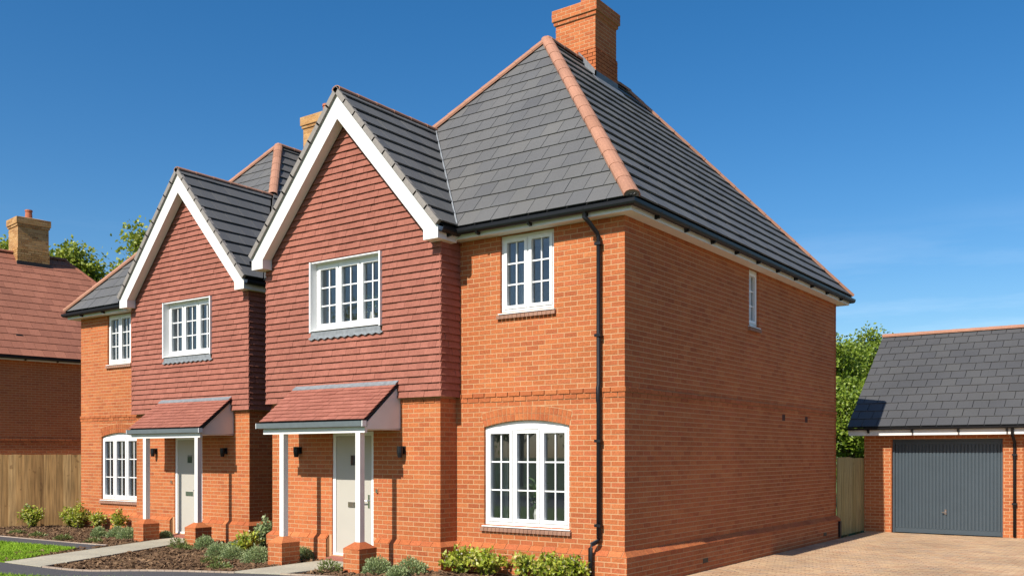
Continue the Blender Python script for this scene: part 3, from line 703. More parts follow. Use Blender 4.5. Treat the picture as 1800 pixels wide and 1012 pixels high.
    for s in (-1, 1):
        X = lambda x: XC + s * x
        out = [(X(0), RZ - .03), (X(HW - .02), RE_ - .02), (X(HW - .02), 5.20), (X(HW - .315), 5.20), (X(HW - .315), 5.355), (X(0), 7.46)]
        MB().prism([(x, by0, z) for x, z in out], (0, .024, 0)).build('barge_board', 'board', R, P)
        sfm = MB(); a = V((X(0), by0 + .024, 7.475)); b = V((X(HW - .315), by0 + .024, 5.37)); dy = V((0, .17, 0)); uz = V((0, 0, .015))
        sfm.hexa([a, b, b + dy, a + dy], [a + uz, b + uz, b + dy + uz, a + dy + uz]); sfm.build('barge_soffit', 'board', R, P)
        MB().box(min(X(HW - .313), X(HW - .022)), max(X(HW - .313), X(HW - .022)), by0 + .0245, by0 + (.21 if s == 1 else .21), 5.203, 5.39).build('barge_foot', 'board', R, P)
    # fascia, soffit and gutter
    ep = [(BX1 + .055, 0), (0, 0), (0, D), (BX0, D), (BX0, 1.2)]
    MB().sweep(ep, [(.002, ZT), (.205, ZT), (.205, ZT + .012), (.002, ZT + .012)]).build('soffit', 'board', R, P)
    MB().sweep(ep, [(.206, ZT - .012), (.226, ZT - .012), (.226, ZT + .14), (.206, ZT + .14)]).build('fascia', 'board', R, P)
    bp_ = [(BX1 + .046, by0 + .215), (BX1 + .046, -.226)]
    MB().sweep(bp_, [(.002, 5.205), (.118, 5.205), (.118, 5.217), (.002, 5.217)]).build('soffit', 'board', R, P)
    MB().sweep(bp_, [(.119, 5.205), (.139, 5.205), (.139, 5.395), (.119, 5.395)]).build('fascia', 'board', R, P)
    bq = [(BX0 - .046, .4), (BX0 - .046, by0 + .215)]
    MB().sweep(bq, [(.002, 5.205), (.139, 5.205), (.139, 5.395), (.119, 5.395), (.119, 5.217), (.002, 5.217)]).build('fascia', 'board', R, P)
    gutter(P, R, [(BX1 + .16, by0 + .04), (BX1 + .16, -.02), (0, 0), (0, D), (BX0, D), (BX0, .9)][1:], ZT + .125, .228)
    gutter(P, R, [(BX1 + .046, by0 + .02), (BX1 + .046, -.24)], ZT + .115, .14)
    gutter(P, R, [(BX0 - .046, .5), (BX0 - .046, by0 + .02)], ZT + .115, .14)
    if not mirror:
        x = -.385
        downpipe(P, R, [(x - .10, -.285, ZT + .09), (x - .10, -.285, ZT - .02), (x - .07, -.25, ZT - .06), (x - .01, -.09, ZT - .22), (x, -.06, ZT - .27), (x, -.06, 2.9), (x, -.075, 2.85), (x, -.075, 2.68), (x, -.06, 2.62), (x, -.06, .72), (x - .005, -.065, .68), (x - .075, -.13, .63), (x - .085, -.145, .58), (x - .085, -.145, .05)],
                 clips=[(x, -.06, 4.9), (x, -.06, 3.6), (x, -.06, 2.1), (x, -.06, .9)])
    # ---- chimney
    ch = chimney(P, R, -4.06, -3.13, 4.46, 5.29, 8.9, 10.93, chim_mat, chim_kind, zstr=9.97)
    zx = lambda x: ZE + (OE - x) * (AP.z - ZE) / (OE - AP.x)
    fm = MB(); x0, x1, y0, y1 = -3.5, -3.13, 4.46, 5.29
    a, b, c_, d_ = V((x0, y0 - .03, zx(x0) + .05)), V((x1 + .03, y0 - .03, zx(x1 + .03) + .05)), V((x1 + .03, y1 + .03, zx(x1 + .03) + .05)), V((x0, y1 + .03, zx(x0) + .05))
    up = V((0, 0, .14)); dn = V((0, 0, -.03))
    fm.hexa([a + dn, b + dn, b + dn + V((0, .025, 0)), a + dn + V((0, .025, 0))], [a + up, b + up, b + up + V((0, .025, 0)), a + up + V((0, .025, 0))])
    fm.hexa([b + dn, c_ + dn, c_ + dn - V((.025, 0, 0)), b + dn - V((.025, 0, 0))], [b + up, c_ + up, c_ + up - V((.025, 0, 0)), b + up - V((.025, 0, 0))])
    ap = V((.17, 0, -.17 * (AP.z - ZE) / (OE - AP.x) )); b2, c2 = b + V((0, -.12, .012)), c_ + V((0, .14, .012))
    fm.hexa([b2, c2, c2 + ap, b2 + ap], [q + V((0, 0, .012)) for q in (b2, c2, c2 + ap, b2 + ap)])
    fm.build('chimney_flashing', 'shadelead', roof, P)
    # ---- porch canopy
    cx0, cx1, cyf, czf = (-6.55, -4.09, -1.25, 2.44) if mirror else (-6.30, -3.84, -1.25, 2.44)
    cyw, czw = -p - .085, 3.05
    can = MB(); can.box(cx0 + .06, cx1 - .04, -1.20, -p - .006, 2.30, 2.315)
    can.box(cx0 + .05, cx1 - .03, -1.215, -1.16, 2.245, 2.335)
    canopy = can.build('porch_canopy', 'board', R, P, label='lean-to porch canopy with clay tiles and white cheeks')
    for x in (cx0 + .05, cx1 - .05):
        MB().prism([(x, -1.16, 2.30), (x, -p - .006, 2.325), (x, -p - .006, 2.85), (x, cyw - .01, 2.96), (x, -1.16, 2.41)], (.02, 0, 0)).build('canopy_cheek', 'board', canopy, P)
    dk = []
    f_ = slope(P, 'clay_tile', 'clay', canopy, dk, (cx0, cyf, czf), (cx1, cyf, czf), [V((cx0, cyf, czf)), V((cx1, cyf, czf)), V((cx1, cyw, czw)), V((cx0, cyw, czw))], cw=.165, gauge=.102, lap=.04, nt=.030, nh=.012, th=.012, gu=.004)
    q = [V((cx0 + .01, cyf + .02, czf)), V((cx1 - .01, cyf + .02, czf)), V((cx1 - .01, cyw, czw - .015)), V((cx0 + .01, cyw, czw - .015))]
    MB().prism(q, (0, 0, -.035)).build('canopy_deck', 'felt', canopy, P)
    MB().hexa([(cx0 + .02, cyw - .07, czw - .03), (cx1 - .0, cyw - .07, czw - .03), (cx1 - .0, cyw + .02, czw + .02), (cx0 + .02, cyw + .02, czw + .02)],
              [(cx0 + .02, cyw - .07, czw - .012), (cx1 - .0, cyw - .07, czw - .012), (cx1 - .0, cyw + .02, czw + .055), (cx0 + .02, cyw + .02, czw + .055)]).build('lead_flashing', 'lead', canopy, P)
    gm = MB(); gm.sweep([(cx0 - .02, -1.22), (cx1 + .0, -1.22)], [(.0, 2.425), (.005, 2.345), (.03, 2.33), (.075, 2.345), (.095, 2.425)])
    gm.build('canopy_gutter', 'greygut', canopy, P)
    MB().box(cx1 - .001, cx1 + .012, -1.31, -1.215, 2.34, 2.43).build('gutter_end_cap', 'white', canopy, P)
    MB().box(cx0 - .033, cx0 - .021, -1.31, -1.215, 2.34, 2.43).build('gutter_end_cap', 'white', canopy, P)
    for px in ((-6.37, -4.60) if mirror else (-4.02, -5.79)):
        MB().box(px - .05, px + .05, -1.215, -1.115, .54, 2.245).build('porch_post', 'board', R, P)
        x0, x1, y0, y1 = px - .17, px + .17, -1.35, -.98
        pm = MB(); pm.box(x0, x1, y0, y1, .0, .455)
        pm.hexa([(x0, y0, .455), (x1, y0, .455), (x1, y1, .455), (x0, y1, .455)], [(px - .06, -1.225, .545), (px + .06, -1.225, .545), (px + .06, -1.105, .545), (px - .06, -1.105, .545)])
        pier = pm.build('porch_pier', 'mortar', R, P)
        for f2, L_ in ((Frame((x0, y0, 0), (1, 0, 0), (0, 0, 1), (0, -1, 0)), x1 - x0), (Frame((x1, y0, 0), (0, 1, 0), (0, 0, 1), (1, 0, 0)), y1 - y0),
                       (Frame((x0, y0, 0), (0, 1, 0), (0, 0, 1), (-1, 0, 0)), y1 - y0), (Frame((x0, y1, 0), (1, 0, 0), (0, 0, 1), (0, 1, 0)), x1 - x0)):
            tiling(P, 'brick', 'brick', pier, f2, [(-.005, .005), (L_ + .005, .005), (L_ + .005, .455), (-.005, .455)], .225, .075, .014, .014, nt=.004, th=.02, v0=.005, u0=.05)
        tm = MB(); top = [(px - .06, -1.225, .552), (px + .06, -1.225, .552), (px + .06, -1.105, .552), (px - .06, -1.105, .552)]
        bot = [(x0 - .005, y0 - .005, .460), (x1 + .005, y0 - .005, .460), (x1 + .005, y1 + .005, .460), (x0 - .005, y1 + .005, .460)]
        for k in range(4):
            j = (k + 1) % 4; tm.hexa([V(bot[k]) - V((0, 0, .02)), V(bot[j]) - V((0, 0, .02)), V(top[j]) - V((0, 0, .02)), V(top[k]) - V((0, 0, .02))], [bot[k], bot[j], top[j], top[k]])
        tm.build('pier_cap', 'brick', pier, P)
    P.pools['brick']['rest'] = 'bricks'
    emit_pools(P)
    return P

H1 = house('orange brick detached house nearest the camera with black downpipe at its sunlit corner', False, 'brick', 'brick')
H2 = house('smaller-looking left brick house, set back beside the fence, with buff chimney', True, 'buff', 'buff_brick')

# ------------------------------------------------------------------ garage
def garage():
    P = Place('garage', (3.2, 12.1, .03), 'low brick garage with dark grey up-and-over door and slate roof', 'garage'); R = P.root
    X0, X1, Y0, Y1, ZW = -.03, 6.47, 12.1, 18.0, 2.39
    FG = Frame((0, Y0, 0), (1, 0, 0), (0, 0, 1), (0, -1, 0)); FLs = Frame((X0, Y0, 0), (0, 1, 0), (0, 0, 1), (-1, 0, 0))
    doors = [(.606, 3.013, 0, 2.27), (3.43, 5.837, 0, 2.27)]
    wf = MB().wallpanel(FG, X0, X1, 0, ZW + .1, doors, -.12, 0).build('wall', 'mortar', R, P)
    wl = MB().wallpanel(FLs, .122, Y1 - Y0, 0, ZW + .1, [], -.12, 0).build('wall', 'mortar', R, P)
    MB().box(X1 - .12, X1, Y0 + .122, Y1, 0, ZW + .1).build('wall', 'mortar', R, P)
    MB().box(X0, X1, Y1, Y1 + .12, 0, ZW + .1).build('wall', 'mortar', R, P)
    MB().prism([(X0 + .001, Y0, ZW + .1), (X0 + .001, Y1, ZW + .1), (X0 + .001, (Y0 + Y1) / 2, 4.75)], (.12, 0, 0)).build('gable', 'mortar', R, P)
    tiling(P, 'brick', 'brick', wf, FG, [(X0 - .001, .03), (X1, .03), (X1, ZW), (X0 - .001, ZW)], .225, .075, .014, .014, nt=.003, th=.02, v0=.03, holes=doors)
    tiling(P, 'brick', 'brick', wl, FLs, [(0, .03), (3.0, .03), (3.0, ZW), (0, ZW)], .225, .075, .014, .014, nt=.003, th=.02, v0=.03, u0=.11)
    for dx in doors: jambs(P, wf, FG, dx[0], dx[1], .03, dx[3], .11)
    for a, b, _, zt in doors:
        y = Y0 + .11
        fm = MB(); fm.box(a, a + .05, y, y + .06, .03, zt); fm.box(b - .05, b, y, y + .06, .03, zt); fm.box(a + .05, b - .05, y, y + .06, zt - .05, zt)
        door = fm.build('garage_door', 'garage', R, P, label='ribbed dark grey up-and-over garage door')
        pm = MB(); n = 30; x0, x1 = a + .055, b - .055; pts = []
        pm.box(x0, x1, y + .018, y + .03, .04, .15); pm.box(x0, x1, y + .018, y + .03, zt - .13, zt - .054)
        for i in range(n):
            p0 = x0 + (x1 - x0) * i / n; p1 = x0 + (x1 - x0) * (i + 1) / n; g = .016
            pts += [(p0 + g, y + .012), (p1 - g, y + .012), (p1 - g * .3, y + .028), (p1 + g * .3, y + .028)]
        pts = [(x0, y + .028)] + pts[:-1] + [(x1, y + .028)]
        for (xa, ya), (xb, yb) in zip(pts, pts[1:]): pm.face([(xa, ya, .15), (xb, yb, .15), (xb, yb, zt - .13), (xa, ya, zt - .13)])
        pm.build('door_panel', 'garage', door, P)
        cx = (a + b) / 2 - .02; hm = MB(); hm.box(cx - .022, cx + .022, y - .004, y + .012, .50, .62); hm.tube([(cx, y - .004, .55), (cx, y - .03, .55)], .018, 8); hm.box(cx - .07, cx + .02, y - .04, y - .028, .54, .56)
        hm.build('door_handle', 'chrome', door, P)
        MB().box(a + .05, b - .05, y + .035, y + .04, .03, zt - .05).build('door_backing', 'felt', door, P)
    # roof
    ye, ze, yr, zr = Y0 - .37, 2.56, 15.05, 5.10; xa, xb = X0 - .30, X1 + .15
    rm = MB(); rm.box(0, X1, yr - .02, yr + .02, zr - .2, zr - .1); roof = rm.build('roof', 'felt', R, P, label='grey slate pitched roof')
    dk = []; q = [V((xa, ye, ze)), V((xb, ye, ze)), V((xb, yr, zr)), V((xa, yr, zr))]
    slope(P, 'slate', 'slate_dark', roof, dk, q[0], q[1], q, gauge=.325, gu=.012)
    q = [V((xb, 2 * yr - ye, ze)), V((xa, 2 * yr - ye, ze)), V((xa, yr, zr)), V((xb, yr, zr))]
    slope(P, 'slate', 'slate_dark', roof, dk, q[0], q[1], q, gauge=.325, gu=.012)
    dm = MB()
    for f_ in dk: dm.face(f_)
    dm.build('roof_underlay', 'felt', roof, P)
    half_round(P, roof, 'ridge_tile', (xa, yr, zr + .02), (xb, yr, zr + .02), (0, 0, 1), .115, .44)
    MB().prism([(xa + .01, ye + .03, ze - .04), (xa + .01, ye + .03, ze - .16), (xa + .01, yr, zr - .2), (xa + .01, yr, zr - .04)], (.025, 0, 0)).build('barge_board', 'board', R, P)
    MB().box(xa + .03, xb, Y0 - .315, Y0 - .006, ZW + .0, ZW + .012).build('soffit', 'board', R, P)
    MB().box(xa + .03, xb, Y0 - .335, Y0 - .316, ZW - .03, ZW + .14).build('fascia', 'board', R, P)
    gutter(P, R, [(xa, Y0), (xb, Y0)], ZW + .15, .337, dp=.9)
    downpipe(P, R, [(3.255, Y0 - .39, ZW + .10), (3.255, Y0 - .39, ZW - .03), (3.255, Y0 - .35, ZW - .07), (3.255, Y0 - .08, ZW - .2), (3.255, Y0 - .06, ZW - .25), (3.255, Y0 - .06, .06)], clips=[(3.255, Y0 - .06, 1.9), (3.255, Y0 - .06, .8)])
    emit_pools(P)
garage()

# ------------------------------------------------------------------ neighbour house far left
def neighbour():
    O = V((-22.9, 2.42, 0)); A = V((.13, .9915, 0)).normalized(); B = V((A.y, -A.x, 0))
    mp = lambda p: O + A * p[1] + B * p[0] + V((0, 0, p[2]))      # x outward, y along the wall
    P = Place('neighbour_house', mp((-3.7, 0, 0)), 'shaded brick house with red tiled roof behind the left fence', 'house', mp=mp); R = P.root
    S0, S1, ZW = -6.5, 6.6, 4.80
    F1 = Frame((0, 0, 0), (0, 1, 0), (0, 0, 1), (1, 0, 0))
    wl = MB().wallpanel(F1, S0, S1, -.4, ZW + .1, [], -.15, 0).build('wall', 'mortar', R, P)
    MB().box(-7.5, -.15, S0, S0 + .15, -.4, ZW + .1).build('wall', 'mortar', R, P); MB().box(-7.5, -.15, S1 - .15, S1, -.4, ZW + .1).build('wall', 'mortar', R, P)
    for z0, z1, e in ((0, 2.25, 0), (2.25, 2.325, .02), (2.325, 2.40, .035), (2.40, ZW, 0)):
        tiling(P, 'brick', 'brick', wl, F1, [(-2.5, z0), (S1, z0), (S1, z1), (-2.5, z1)], .225, .075, .014, .014, nt=.003 + e, th=.02 + e, v0=0)
    ze, zr, d0, d1 = 4.92, 8.82, .27, -3.7
    e0, e1 = V((d0, S0, ze)), V((d0, S1 + .27, ze)); AF, AR = V((d1, S0, zr)), V((d1, 3.35, zr))
    rm = MB(); rm.box(d1 - .02, d1 + .02, S0 + 1, 3, zr - .3, zr - .2); roof = rm.build('roof', 'felt', R, P, label='red tiled roof with hipped end')
    dk = []
    slope(P, 'roof_tile', 'redtile', roof, dk, e0, e1, [e0, e1, AR, AF], gauge=.345)
    b0 = V((2 * d1 - d0, S1 + .27, ze)); slope(P, 'roof_tile', 'redtile', roof, dk, e1, b0, [e1, b0, AR], gauge=.345)
    dm = MB()
    for f_ in dk: dm.face(f_)
    dm.face([b0, V((2 * d1 - d0, S0, ze)), AF, AR]); dm.build('roof_underlay', 'felt', roof, P)
    half_round(P, roof, 'ridge_tile', AF + V((0, 0, .02)), AR + V((0, 0, .02)), (0, 0, 1), .115, .45, 'redtile')
    half_round(P, roof, 'hip_tile', e1 + V((0, 0, .02)), AR + V((0, 0, .02)), (0, 0, 1), .08, .45, 'redtile')
    MB().box(.002, .21, S0, S1 + .2, ZW, ZW + .012).build('soffit', 'board', R, P); MB().box(.212, .232, S0, S1 + .2, ZW - .01, ZW + .12).build('fascia', 'board', R, P)
    gutter(P, R, [(0, S0), (0, S1 + .22)], ZW + .11, .233)
    MB().box(-.45, -.40, .6, .78, 5.6, 5.66).build('roof_vent', 'felt', roof, P)
    chimney(P, R, -4.12, -3.25, 1.62, 2.62, 8.0, 10.0, 'buff', 'buff_brick', zstr=8.95)
    fl = MB(); fl.box(-3.26, -3.20, 1.58, 2.66, 8.30, 8.50); fl.build('chimney_flashing', 'felt', roof, P)
    emit_pools(P)
neighbour()

# ------------------------------------------------------------------ fences
def fence(name, label, cat, p0, p1, z0, z1, mat, side, pitch=.088, rails=True, group=None):
    p0, p1 = V((*p0, 0)), V((*p1, 0)); d = p1 - p0; Ln = d.length; d.normalize(); nrm = V((d.y, -d.x, 0)) * side
    P = Place(name, (p0.x, p0.y, z0), label, cat, group); R = P.root
    n = round(Ln / pitch); me = None
    for i in range(n):
        h = random.uniform(-.006, .006)
        c = p0 + d * (i * pitch); mb = MB()
        q = lambda s, o, z: c + d * s + nrm * o + V((0, 0, z))
        tk = .018 if i % 2 else .02
        mb.hexa([q(0, .0, z0), q(pitch + .02, .012, z0), q(pitch + .02, .012 + .009, z0), q(0, .006 + tk, z0)], [q(0, .0, z1 + h), q(pitch + .02, .012, z1 + h), q(pitch + .02, .012 + .009, z1 + h), q(0, .006 + tk, z1 + h)])
        mb.build('board', mat, R, P)
    for zr in (z0 + .3, (z0 + z1) / 2, z1 - .25):
        rb = MB(); q = lambda s, o, z: p0 + d * s + nrm * o + V((0, 0, z))
        rb.hexa([q(0, -.05, zr), q(Ln, -.05, zr), q(Ln, -.003, zr), q(0, -.003, zr)], [q(0, -.05, zr + .07), q(Ln, -.05, zr + .07), q(Ln, -.003, zr + .07), q(0, -.003, zr + .07)])
        rb.build('rail', mat, R, P)
    k = max(1, round(Ln / 2.4))
    for i in range(k + 1):
        s = min(max(Ln * i / k, .05), Ln - .05); rb = MB(); q = lambda a, o, z: p0 + d * (s + a) + nrm * o + V((0, 0, z))
        rb.hexa([q(-.05, -.155, z0 - .3), q(.05, -.155, z0 - .3), q(.05, -.055, z0 - .3), q(-.05, -.055, z0 - .3)], [q(-.05, -.155, z1 - .03), q(.05, -.155, z1 - .03), q(.05, -.055, z1 - .03), q(-.05, -.055, z1 - .03)])
        rb.build('post', mat, R, P)
    return P
fence('board_fence', 'tall brown close-boarded fence at the left edge, beside the left house', 'fence', (-18.9, -2.6), (-16.25, 2.12), .06, 1.905, 'fence', 1)
fence('garden_gate', 'pale timber side gate next to the rear corner of the house', 'gate', (-.02, 9.85), (-.02, 10.95), .06, 1.84, 'gate', 1, pitch=.11)
fence('side_fence', 'pale timber fence panel between the gate and the garage', 'fence', (-.06, 11.0), (-.06, 12.08), .05, 1.82, 'gate', 1, pitch=.11)

# ------------------------------------------------------------------ ground
def sheet(name, pts, z, mat, kind='structure', th=0):
    mb = MB()
    if th: mb.prism([(x, y, z - th) for x, y in pts], (0, 0, th))
    else: mb.face([(x, y, z) for x, y in pts])
    return mb.build(name, mat, kind=kind)
sheet('ground', [(-600, -400), (600, -400), (600, 900), (-600, 900)], -.03, 'field')
sheet('added_bounce_paving', [(-22.4, -6), (-18.6, -6), (-16.4, 2.6), (-16.4, 12), (-21.2, 12)], -.018, 'block')  # unseen paving added to bounce sunlight onto the neighbour's wall
sheet('road', [(-80, -24), (80, -24), (80, -15), (-80, -15)], -.022, 'tarmac')
drv = sheet('driveway', [(.07, -15.2), (12, -15.2), (12, 12.25), (.07, 12.25)], .012, 'sand', th=.03)
drv['kind'] = 'structure'
class DP: pass
dp = World_(); dp.pools = {}
FD = Frame((0, 0, .012), (1, 0, 0), (0, 1, 0), (0, 0, 1))
tiling(dp, 'paving_block', 'block', drv, FD, [(.075, -1.0), (9.5, -1.0), (9.5, 12.09), (.075, 12.09)], .2, .1, .008, .008, nt=.018, th=.016, jit=.0015)
dp.pools['paving_block']['owner'] = drv
emit_pools(dp)

def catmull(pts, n=8):
    out = []
    for i in range(len(pts) - 1):
        p0, p1, p2, p3 = (V(pts[max(i - 1, 0)]), V(pts[i]), V(pts[i + 1]), V(pts[min(i + 2, len(pts) - 1)]))
        for k in range(n):
            t = k / n; out.append(.5 * (2 * p1 + (p2 - p0) * t + (2 * p0 - 5 * p1 + 4 * p2 - p3) * t * t + (3 * p1 - p0 - 3 * p2 + p3) * t ** 3))
    out.append(V(pts[-1])); return out
# planting bed, uneven
from mathutils import noise as mn
def bedz(x, y): return .085 + .022 * mn.noise(V((x * 2.2, y * 2.2, 0))) + .012 * mn.noise(V((x * 7, y * 7, 3)))
gx, gy = 180, 66; x0, x1, y0, y1 = -20.5, .065, -4.1, 2.4; bed = MB()
for j in range(gy + 1):
    for i in range(gx + 1):
        x = x0 + (x1 - x0) * i / gx; y = y0 + (y1 - y0) * j / gy; bed.v.append(V((x, y, bedz(x, y))))
for j in range(gy):
    for i in range(gx):
        a = j * (gx + 1) + i; bed.f.append((a, a + 1, a + gx + 2, a + gx + 1))
bed.build('planting_bed', 'soil', kind='structure', smooth=True)
# tarmac footpath: its house-side edge
fe = catmull([(-22, -4.1), (-14, -4.0), (-9.9, -3.87), (-8.44, -3.84), (-7.45, -3.72), (-6.75, -3.2), (-6.06, -2.82), (-5.45, -2.55), (-4.8, -2.28), (-3.6, -1.95), (-2, -1.8), (.06, -1.75)], 6)
MB().prism([(p.x, p.y, .06) for p in fe] + [(.06, -2.75, .06), (-2.2, -2.8, .06), (-4.0, -3.1, .06), (-6.1, -3.62, .06), (-7.2, -4.3, .06), (-9.2, -4.75, .06), (-14, -4.95, .06), (-22, -5.05, .06)][0:], (0, 0, .045)).build('footpath', 'tarmac', kind='structure')
MB().prism([(.06, -2.76, .02), (-2.2, -2.81, .02), (-4.0, -3.11, .02), (-6.1, -3.63, .02), (-7.2, -4.31, .02), (-9.2, -4.76, .02), (-14, -4.96, .02), (-22, -5.06, .02), (-22, -14.9, .02), (.06, -14.9, .02)], (0, 0, .07)).build('front_lawn', 'lawn', kind='structure')
# side footpath by the left bed and the small lawn
s_top = catmull([(-21, -1.62), (-17, -1.58), (-14.7, -1.5), (-12.6, -1.42), (-11.6, -1.36), (-10.95, -1.25)], 6); s_bot = catmull([(-21, -2.2), (-17, -2.18), (-13.5, -2.08), (-12.2, -2.0), (-11.0, -1.87), (-10.45, -1.8)], 6)
MB().prism([(p.x, p.y, .07) for p in s_top] + [(p.x, p.y, .07) for p in reversed(s_bot)], (0, 0, .045)).build('footpath', 'tarmac', kind='structure')
lp = [(p.x, p.y) for p in s_bot if p.x < -10.9] + [(-10.93, -1.86), (-9.6, -3.80), (-10.5, -3.90), (-14, -3.99), (-21, -4.08)]
lawn = MB().prism([(x, y, .06) for x, y in lp], (0, 0, .055)).build('lawn', 'lawn', kind='structure')
gb = MB()
def inside(x, y, poly):
    c = False
    for i in range(len(poly)):
        a, b = poly[i], poly[i - 1]
        if (a[1] > y) != (b[1] > y) and x < (b[0] - a[0]) * (y - a[1]) / (b[1] - a[1]) + a[0]: c = not c
    return c
cnt = 0
while cnt < 26000:
    x = random.uniform(-16, -9.5); y = random.uniform(-4.0, -1.8)
    if not inside(x, y, lp): continue
    cnt += 1; h = random.uniform(.025, .055); a = random.uniform(0, 6.28); wv = .006; lx, ly = random.gauss(0, .02), random.gauss(0, .02)
    gb.face([(x - wv * math.cos(a), y - wv * math.sin(a), .112), (x + wv * math.cos(a), y + wv * math.sin(a), .112), (x + lx, y + ly, .112 + h)])
gb.build('grass', 'blade', kind='stuff', label='short bright green grass of the small lawn', cat='grass')
gb = MB(); fl = [(-4.0, -3.11), (-6.1, -3.63), (-7.2, -4.31), (-9.2, -4.76), (-12, -4.85), (-12, -6), (-4, -6)]
cnt = 0
while cnt < 16000:
    x = random.uniform(-12, -4); y = random.uniform(-5.6, -3.1)
    if not inside(x, y, fl): continue
    cnt += 1; h = random.uniform(.025, .055); a = random.uniform(0, 6.28); wv = .006; lx, ly = random.gauss(0, .02), random.gauss(0, .02)
    gb.face([(x - wv * math.cos(a), y - wv * math.sin(a), .088), (x + wv * math.cos(a), y + wv * math.sin(a), .088), (x + lx, y + ly, .088 + h)])
gb.build('grass', 'blade', kind='stuff', label='grass at the front edge of the footpath', cat='grass')
# flagged paths to the two doors
def flag_path(pl, pr_, n, label):
    """quads between a left and a right edge"""
    root = MB().prism([(x, y, .04) for x, y in (pl[0], pl[1], pr_[1], pr_[0])], (0, 0, .07)).build('door_path', 'sand', kind='structure')
    for i in range(n):
        t0, t1 = i / n, (i + 1) / n - .006
        q = [V(pl[0]).lerp(V(pl[1]), t0), V(pr_[0]).lerp(V(pr_[1]), t0), V(pr_[0]).lerp(V(pr_[1]), t1), V(pl[0]).lerp(V(pl[1]), t1)]
        MB().prism([(a.x, a.y, .10) for a in q], (0, 0, .024)).build('paving_flag', 'concrete', root)
flag_path([(-9.60, -3.86), (-11.38, .60)], [(-8.46, -3.84), (-10.42, .60)], 8, '')
flag_path([(-5.42, -2.52), (-5.46, -.50)], [(-4.60, -2.20), (-4.47, -.50)], 4, '')
# kerb edging
def kerb(path, skip=()):
    pts = [p for p in path]; acc = 0; out = []
    root = None
    for a, b in zip(pts, pts[1:]):
        if any(s0 < (a.x + b.x) / 2 < s1 for s0, s1 in skip): continue
        d = (b - a); Ln = d.length; d.normalize(); nr = V((-d.y, d.x)); k = max(1, round(Ln / .3))
        for i in range(k):
            p = a + d * (Ln * i / k); q = a + d * (Ln * (i + 1) / k - .006)
            mb = MB().prism([(p.x, p.y, .03), (q.x, q.y, .03), (q.x + nr.x * .05, q.y + nr.y * .05, .03), (p.x + nr.x * .05, p.y + nr.y * .05, .03)], (0, 0, .097))
            out.append(mb)
    root = out[0].build('kerb', 'kerb', kind='structure')
    for mb in out[1:]: mb.build('kerb_block', 'kerb', root)
kerb([p for p in fe if -9.0 < p.x < -.5], skip=[(-9.6, -8.5), (-5.4, -4.6)])
kerb([p for p in s_top if p.x > -18.5])
# bark chips
cb = MB(); cnt = 0
def in_bed(x, y):
    if y > (1.0 if x < -12.8 else (.62 if x < -8.8 else -.47)) and not (-8.8 < x < -7.0 and y < 1.0): return False
    if x > -3.0 and y > -.06: return False
    for p, q in zip(fe, fe[1:]):
        if p.x <= x <= q.x:
            if y < p.y + (q.y - p.y) * (x - p.x) / max(1e-6, q.x - p.x) + .07: return False
    if x < -10.9 and y < -1.33: return False
    if inside(x, y, [(-9.60, -3.86), (-8.46, -3.84), (-10.42, .60), (-11.38, .60)]) or inside(x, y, [(-5.42, -2.5), (-4.6, -2.2), (-4.47, -.5), (-5.46, -.5)]): return False
    return True
while cnt < 15000:
    x = random.uniform(-18.5, 0); y = random.uniform(-3.85, 1.1)
    if not in_bed(x, y): continue
    cnt += 1; L_ = random.uniform(.02, .065); w_ = L_ * random.uniform(.3, .7); a = random.uniform(0, 6.28); z = bedz(x, y) + random.uniform(.0, .02)
    t = random.gauss(0, .35); d1 = V((math.cos(a) * math.cos(t), math.sin(a) * math.cos(t), math.sin(t))) * L_; d2 = V((-math.sin(a), math.cos(a), random.gauss(0, .4))).normalized() * w_; c = V((x, y, z)); up = V((0, 0, .010))
    cb.hexa([c - d1 - d2, c + d1 * .9 - d2, c + d1 + d2 * .7], [c - d1 * .9 - d2 + up, c + d1 * .85 - d2 + up, c + d1 + d2 * .6 + up])
cb.build('bark_mulch', 'chip', kind='stuff', label='brown bark chips covering the planting beds', cat='mulch')

# ------------------------------------------------------------------ plants
def leaf(mb, c, d, L_, w_, fold=.3):
    d = d.normalized(); s = d.cross(V((random.gauss(0, 1), random.gauss(0, 1), random.gauss(0, 1)))).normalized(); n = d.cross(s)
    m_ = c + d * L_ * .5 + n * L_ * .12
    mb.f += [(len(mb.v), len(mb.v) + 1, len(mb.v) + 3), (len(mb.v) + 1, len(mb.v) + 2, len(mb.v) + 3)]
    mb.v += [c, m_ + s * w_ / 2, c + d * L_, m_ - s * w_ / 2]

def rdir(up=0.0):
    while True:
        v = V((random.uniform(-1, 1), random.uniform(-1, 1), random.uniform(-1, 1)))
        if .05 < v.length < 1: v.normalize(); v.z += up; return v.normalized()

